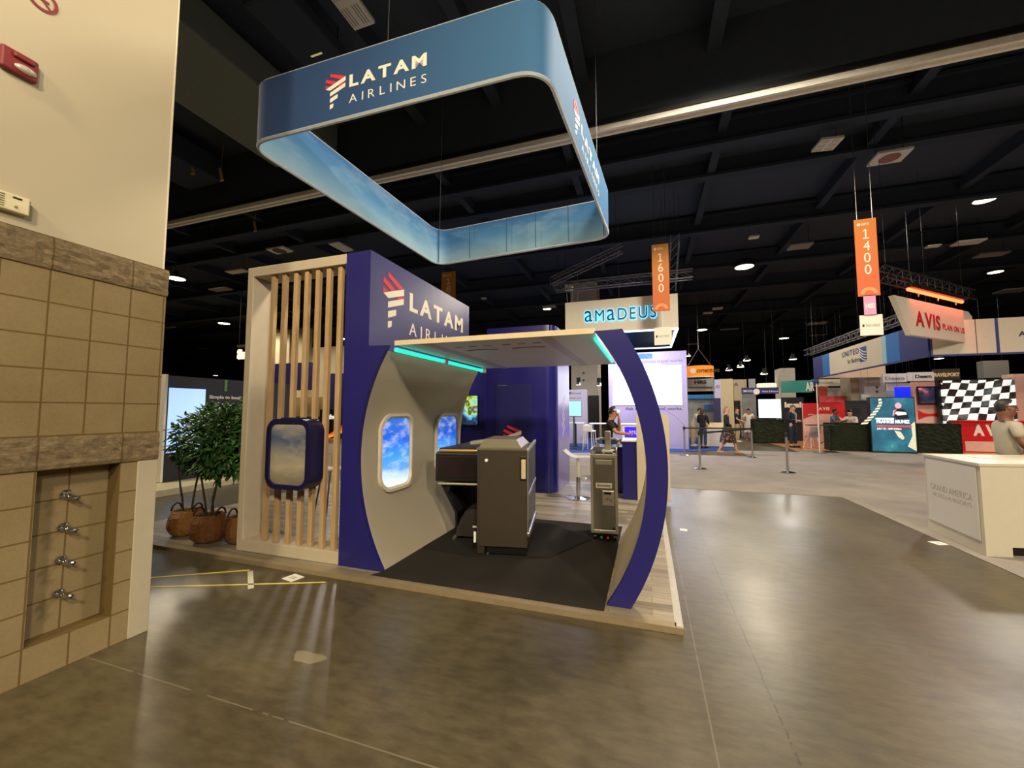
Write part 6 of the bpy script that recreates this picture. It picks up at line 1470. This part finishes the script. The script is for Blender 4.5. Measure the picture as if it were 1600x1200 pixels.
def person(loc, rz, height, label, top, bottom, skin='light', hair='black', pose=None, sleeve='long', style='short', shoes=None, skirt=None, stout=1.0, sub=1, shorts=False, lanyard=False, extras=None, yaw=0.0, group=None):
    t = thing('person', label, 'person', loc, rz, group)
    s = height / 1.75
    J = dict(STAND); J.update(pose or {})
    def rr(n, add=0.0):
        r = RAD[n]; k = stout if n in ('pelvis', 'spine', 'chest') else (1 + (stout - 1) * .5)
        return tuple(v * s * k + add for v in r) if isinstance(r, tuple) else r * s * k + add
    JJ = {n: (v[0] * s, v[1] * s, v[2] * s) for n, v in J.items()}
    V = {n: Vector(v) for n, v in JJ.items()}
    # hands: five short fingers from each wrist, grown with the body
    bones = list(BODY); under = lambda n: tuple(v * .78 for v in rr(n)) if isinstance(rr(n), tuple) else rr(n) * (.78 if n[:2] in ('sh', 'hi') else 1)
    joints = {n: JJ[n] + ((under(n) if n not in ('skull', 'crown') else rr(n)),) for n in JJ}
    for sd in 'LR':
        w_, e_ = V['wr' + sd], V['el' + sd]; d = (w_ - e_).normalized(); side = d.cross(Vector((0, 1, 0.2))).normalized(); nr = side.cross(d)
        palm = w_ + d * .055 * s; joints['pa' + sd] = tuple(palm) + (.030 * s,); bones.append(('wr' + sd, 'pa' + sd))
        for k, (off, ln) in enumerate(((-.030, .062), (-.011, .076), (.010, .070), (.028, .052))):
            a = palm + side * off * s + d * .035 * s; b = a + d * ln * s * .55 + nr * .012 * s; c = b + d * ln * .35 * s + nr * .022 * s
            for q, v, r in (('a', a, .0095), ('b', b, .0085), ('c', c, .0065)): joints['f%s%d%s' % (sd, k, q)] = tuple(v) + (r * s,)
            bones += [('pa' + sd, 'f%s%da' % (sd, k)), ('f%s%da' % (sd, k), 'f%s%db' % (sd, k)), ('f%s%db' % (sd, k), 'f%s%dc' % (sd, k))]
        th = palm - d * .02 * s - side * .035 * s + nr * .01 * s; tt = th - side * .02 * s + d * .045 * s + nr * .015 * s
        joints['t%sa' % sd] = tuple(th) + (.011 * s,); joints['t%sb' % sd] = tuple(tt) + (.008 * s,)
        bones += [('pa' + sd, 't%sa' % sd), ('t%sa' % sd, 't%sb' % sd)]
    body = link('body', skin_mesh(joints, bones, sub), SKIN[skin], t, True)
    hc = (V['skull'] * .55 + V['crown'] * .45); hm = Euler((0, 0, yaw)).to_matrix()
    f = lambda x, y, z: hc + hm @ (Vector((x, y, z)) * s)
    # face: nose, ears, eyes, mouth on the front of the head
    MB().tube([f(0, -.095, .025), f(0, -.112, -.005), f(0, -.118, -.022), f(0, -.098, -.030)], [.008 * s, .011 * s, .014 * s, .008 * s], 6).build('nose', SKIN[skin], t, True, world=False)
    for sx in (-1, 1):
        MB().ball(f(sx * .082, .005, -.005), .026 * s, (.4, .7, 1.1), 8, 6).build('ear', SKIN[skin], t, True, world=False)
        MB().ball(f(sx * .032, -.088, .018), .011 * s, (1, .6, .7), 8, 6).build('eye', M('eye_dark', '#1a1512', 0.3), t, True, world=False)
    MB().box(f(-.024, -.099, -.062), f(.024, -.088, -.054), .002).build('mouth', M('lip', '#8c4f45', 0.5), t, world=False) if yaw == 0 else None
    # hair: a cap over the skull, open at the face
    tmp = bmesh.new(); bmesh.ops.create_uvsphere(tmp, u_segments=20, v_segments=14, radius=1.0)
    kill = [v for v in tmp.verts if (v.co.y < -.3 and v.co.z < .5) or (v.co.y < -.5 and v.co.z < .72) or v.co.z < (-.8 if style != 'long' else -.75) or (abs(v.co.x) > .6 and v.co.y < .25 and v.co.z < .05)]
    bmesh.ops.delete(tmp, geom=kill, context='VERTS')
    for v in tmp.verts:
        c = v.co.copy(); k = 1.0
        if style == 'long' and c.z < -.1 and c.y > -.35: c.z *= 2.6; k = 1.12
        if style == 'curly': k = 1.06 + .06 * math.sin(c.x * 17 + c.z * 13) * math.sin(c.y * 15)
        v.co = f(c.x * .086 * k, c.y * .105 * k + .008, c.z * .112 * k + .024)
    bmesh.ops.solidify(tmp, geom=list(tmp.faces), thickness=.008 * s)
    bmesh.ops.recalc_face_normals(tmp, faces=tmp.faces)
    me = bpy.data.meshes.new('hair'); tmp.to_mesh(me); tmp.free(); link('hair', me, HAIR[hair], t, True)
    # shirt / jacket
    jt = {n: JJ[n] + (rr(n, .016),) for n in JJ}
    tb = [('pelvis', 'spine'), ('spine', 'chest'), ('chest', 'collar'), ('chest', 'shL'), ('chest', 'shR')]
    jt['collar'] = tuple(V['chest'].lerp(V['neck'], .85)) + (.078 * s,)
    jt['pelvis'] = tuple(V['pelvis'] + (V['pelvis'] - V['spine']).normalized() * .10 * s) + (rr('pelvis', .016),)
    for sd in 'LR':
        if sleeve == 'long':
            jt['cuff' + sd] = tuple(V['el' + sd].lerp(V['wr' + sd], .92)) + (.040 * s,); tb += [('sh' + sd, 'el' + sd), ('el' + sd, 'cuff' + sd)]
            jt['el' + sd] = JJ['el' + sd] + (.054 * s,)
        else:
            jt['cuff' + sd] = tuple(V['sh' + sd].lerp(V['el' + sd], .72)) + (.066 * s,); tb += [('sh' + sd, 'cuff' + sd)]
    link('top', skin_mesh(jt, tb, sub), top, t, True)
    # trousers, shorts or skirt
    if skirt:
        z0, z1, r0, r1 = skirt; m = MB(); n = 28; rings = []
        for k in range(8):
            u = k / 7; z = (z0 + (z1 - z0) * u) * s; r = (r0 + (r1 - r0) * u ** .8) * s
            rings.append([(r * 1.1 * math.cos(2 * math.pi * j / n) * (1 + .04 * u * math.sin(7 * 2 * math.pi * j / n)), r * .95 * math.sin(2 * math.pi * j / n) * (1 + .04 * u * math.sin(7 * 2 * math.pi * j / n)) - .02 * s, z) for j in range(n + 1)])
        m.grid(rings); m.build('skirt', bottom, t, True, world=False)
    else:
        jb = {n: JJ[n] + (rr(n, .012),) for n in JJ}; bb = [('pelvis', 'hipL'), ('pelvis', 'hipR')]
        for sd in 'LR':
            jb['hem' + sd] = tuple(V['kn' + sd].lerp(V['an' + sd], .92)) + (.062 * s,); jb['kn' + sd] = JJ['kn' + sd] + (.075 * s,)
            bb += [('hip' + sd, 'kn' + sd), ('kn' + sd, 'hem' + sd)]
        jb['waist'] = tuple(V['pelvis'].lerp(V['spine'], .35)) + (rr('pelvis', .002),); bb.append(('pelvis', 'waist'))
        link('trousers', skin_mesh(jb, bb, sub), bottom, t, True)
    for sd in 'LR':
        a, b = V['an' + sd], V['to' + sd]; d = (b - a); d.z = 0; d = d.normalized() if d.length > 1e-4 else Vector((0, -1, 0))
        z = min(a.z, b.z) ; base = a.copy(); base.z = a.z - .085 * s
        m = MB(); q = d.to_track_quat('-Y', 'Z').to_matrix().to_4x4()
        m.box((-.046 * s, -.19 * s, .0), (.046 * s, .07 * s, .075 * s), .028 * s); m.bm.transform(Matrix.Translation(base) @ q)
        m.build('shoe', shoes or BLACK, t, True, world=False)
    if lanyard:
        c = V['chest']; y_ = c.y - (.105 * stout + .035) * s
        MB().tube([(-.06 * s, c.y - .05 * s, c.z + .12 * s), (-.04 * s, y_, c.z + .02 * s), (0, y_ - .012, c.z - .22 * s), (.04 * s, y_, c.z + .02 * s), (.06 * s, c.y - .05 * s, c.z + .12 * s)], .007 * s, 6).build('lanyard', PUREW, t, True, world=False)
        MB().box((-.045 * s, y_ - .022, c.z - .32 * s), (.045 * s, y_ - .012, c.z - .21 * s)).build('badge', PUREW, t, world=False)
    return t
BLKC = M('cloth_black', '#141417', 0.85); NAVC = M('suit_navy', '#1a2238', 0.75); BEIGE = M('cloth_beige', '#b9a68b', 0.8); OFFW = M('cloth_offwhite', '#cfc8bd', 0.8); BLUEG = M('cloth_blue_grey', '#51687f', 0.8); GREYC2 = M('cloth_grey_tee', '#a39c8a', 0.85, var=0.04); DENIM = M('cloth_denim', '#26304a', 0.8); TROUS = M('cloth_dark_trousers', '#1d1b1e', 0.8)
FLOR = NT('floral_skirt'); p, x, y, z = FLOR.pos(); n_ = FLOR.noise(p, 16, 2); FLOR.l(FLOR.ramp(n_, [(0.5, '#191416'), (0.58, '#6d4a3a'), (0.66, '#a98a70'), (0.7, '#1d1517')]), FLOR.b.inputs['Base Color']); FLOR.b.inputs['Roughness'].default_value = 0.85
TANS = M('shoe_tan', '#c08f68', 0.5); WHS = M('shoe_white', '#d9d5cc', 0.5)
G = lambda px, py: at_z(px, py, 0.014)
# woman striding right
g = G(1137, 709)
person((g.x, g.y, 0.014), R(75), 1.70, 'woman in black top and dark floral skirt walking behind the barrier posts', BLKC, FLOR.m, 'light', 'blond',
       dict(anL=(.09, -.30, .10), toL=(.09, -.43, .075), knL=(.09, -.20, .50), knR=(-.09, .02, .50), anR=(-.09, .28, .12), toR=(-.09, .16, .045), elL=(.22, .06, 1.14), wrL=(.20, .02, .90), elR=(-.22, -.04, 1.14), wrR=(-.18, -.20, .98)), style='long', shoes=TANS, skirt=(1.0, .42, .15, .30))
g = G(1240, 699)
person((g.x, g.y, 0.014), R(38), 1.80, 'grey-haired man in navy suit with lanyard looking down at his hands', NAVC, NAVC, 'light', 'grey',
       dict(elL=(.24, .0, 1.14), wrL=(.10, -.22, 1.10), elR=(-.24, .0, 1.14), wrR=(-.06, -.24, 1.10), anL=(.13, .02, .085), knL=(.12, -.02, .49), toL=(.15, -.11, .04), skull=(0, -.03, 1.575), crown=(0, -.05, 1.67)), shoes=BLACK, lanyard=True, stout=1.08)
g = G(1099, 700)
person((g.x, g.y, 0.014), R(150), 1.64, 'person in black with long dark hair seen from behind at the white table', BLKC, DENIM, 'tan', 'brown', dict(elL=(.22, -.06, 1.14), wrL=(.16, -.26, 1.08), elR=(-.22, -.06, 1.14), wrR=(-.16, -.26, 1.08)), style='long')
g = G(1084, 697)
person((g.x, g.y, 0.014), R(70), 1.72, 'person in off-white top and beige trousers leaning over the white table', OFFW, BEIGE, 'light', 'black',
       dict(spine=(0, -.05, 1.13), chest=(0, -.15, 1.31), neck=(0, -.23, 1.44), skull=(0, -.29, 1.52), crown=(0, -.32, 1.61), shL=(.175, -.16, 1.38), shR=(-.175, -.16, 1.38), elL=(.22, -.30, 1.14), wrL=(.15, -.48, 1.02), elR=(-.22, -.30, 1.14), wrR=(-.15, -.48, 1.02)), shoes=WHS)
g = G(1153, 691)
person((g.x, g.y, 0.014), R(60), 1.72, 'person in dark vest over white shirt far behind the walking woman', BLKC, BEIGE, 'light', 'brown', dict(elR=(-.22, -.08, 1.14), wrR=(-.12, -.28, 1.06)), sleeve='short', shoes=WHS)
g = G(1171, 688)
person((g.x, g.y, 0.014), R(-10), 1.66, 'woman in pale dress with raised hands left of the mint screen', OFFW, OFFW, 'tan', 'brown', dict(elL=(.27, -.02, 1.2), wrL=(.34, -.2, 1.25), elR=(-.27, -.02, 1.18), wrR=(-.2, -.22, 1.15)), sleeve='short', skirt=(1.0, .45, .15, .24), style='long', shoes=TANS)
# seated pair behind the hedge counter
SIT = dict(pelvis=(0, .05, .62), spine=(0, .04, .80), chest=(0, 0, 1.0), neck=(0, -.03, 1.145), skull=(0, -.06, 1.235), crown=(0, -.06, 1.335), shL=(.18, 0, 1.08), shR=(-.18, 0, 1.08), elL=(.25, -.12, .86), wrL=(.16, -.32, .90), elR=(-.25, -.12, .86), wrR=(-.16, -.32, .90),
           hipL=(.09, .02, .60), knL=(.13, -.40, .60), anL=(.13, -.36, .20), toL=(.13, -.50, .16), hipR=(-.09, .02, .60), knR=(-.13, -.40, .60), anR=(-.13, -.36, .20), toR=(-.13, -.50, .16))
def seat_under(t, hgt, label):
    q = t.location; st_ = thing('counter_stool', label, 'stool', (q.x, q.y, 0.013), t.rotation_euler.z)
    MB().lathe([(0.16, hgt - .05), (0.17, hgt - .02), (0.001, hgt)], (0, .05, 0), 20).build('seat', BLACK, st_, True, world=False)
    MB().cyl((0, .05, .02), (0, .05, hgt - .04), .025, seg=10).build('column', STEEL, st_, world=False); MB().lathe([(0.2, 0), (0.2, 0.012), (0.03, 0.03)], (0, .05, 0), 20).build('base', STEEL, st_, world=False)
    MB().tube([(0, .03, .19), (.14, -.3, .17), (-.14, -.3, .17), (0, .03, .19)], .012, 6).build('foot_rest', STEEL, st_, world=False)
def person_seated(px, yv, lift, rz, *a, seat='', **kw):
    x_ = at_y(px, 650, yv).x; ps = {k: (v[0], v[1], v[2] + lift) for k, v in SIT.items()}; ps.update(kw.pop('pose', {}))
    t = person((x_, yv, 0.014), rz, *a, pose=ps, **kw)
    seat_under(t, .51 + lift, seat); return t
person_seated(1303, 20.15, 0.20, R(50), 1.78, 'man in blue-grey shirt leaning on the left hedge counter', BLUEG, DENIM, 'brown', 'black', seat='stool under the man in the blue-grey shirt', sleeve='short')
person_seated(1329, 20.75, 0.18, R(-40), 1.74, 'person in pale shirt seated right of the man in blue-grey', OFFW, TROUS, 'light', 'brown', seat='stool under the person in the pale shirt')
# seated visitor with headset behind the trolley
t = person_seated(952, 9.1, 0.24, R(92), 1.75, 'seated person in black shirt wearing a white headset behind the trolley', BLKC, DENIM, 'tan', 'black', seat='dark stool under the person with the white headset', sleeve='short', sub=2,
                  pose=dict(elL=(.24, -.20, 1.08), wrL=(.08, -.20, 1.33), elR=(-.25, -.14, 1.08), wrR=(-.16, -.36, 1.05), skull=(0, -.09, 1.46), crown=(0, -.10, 1.56), neck=(0, -.05, 1.37), chest=(0, -.02, 1.22), spine=(0, .03, 1.04), shL=(.18, -.02, 1.30), shR=(-.18, -.02, 1.30)))
hp = Vector((0, -.095, 1.515))
MB().box(hp + Vector((-.085, -.135, -.045)), hp + Vector((.085, -.055, .05)), .028).build('headset', PUREW, t, True, world=False)
MB().tube([hp + Vector((.10 * math.cos(a), -.01 + .115 * math.sin(a), .015)) for a in [k * math.pi / 8 - math.pi * .1 for k in range(11)]], .013, 6).build('headset_strap', BLACK, t, True, world=False)
# man behind the hotel counter
x_ = at_y(1572, 650, 7.55).x
person((x_, 7.55, 0.0065), R(82), 1.70, 'man in grey t-shirt with earbud standing behind the white hotel counter', GREYC2, TROUS, 'brown', 'black',
       dict(shL=(.19, .0, 1.40), shR=(-.19, .0, 1.40), elL=(.27, -.06, 1.12), wrL=(.20, -.24, 1.02), elR=(-.27, -.02, 1.12), wrR=(-.22, -.2, .98)), sleeve='short', style='curly', stout=1.22, sub=2, shoes=BLACK)
# dark figure far off, between frame and first slat
p = at_y(404, 660, 12.5)
person((p.x, 12.5, 0.007), R(90), 1.72, 'dark-clothed person far off between the screen frame and the first slat', BLKC, TROUS, 'tan', 'black')
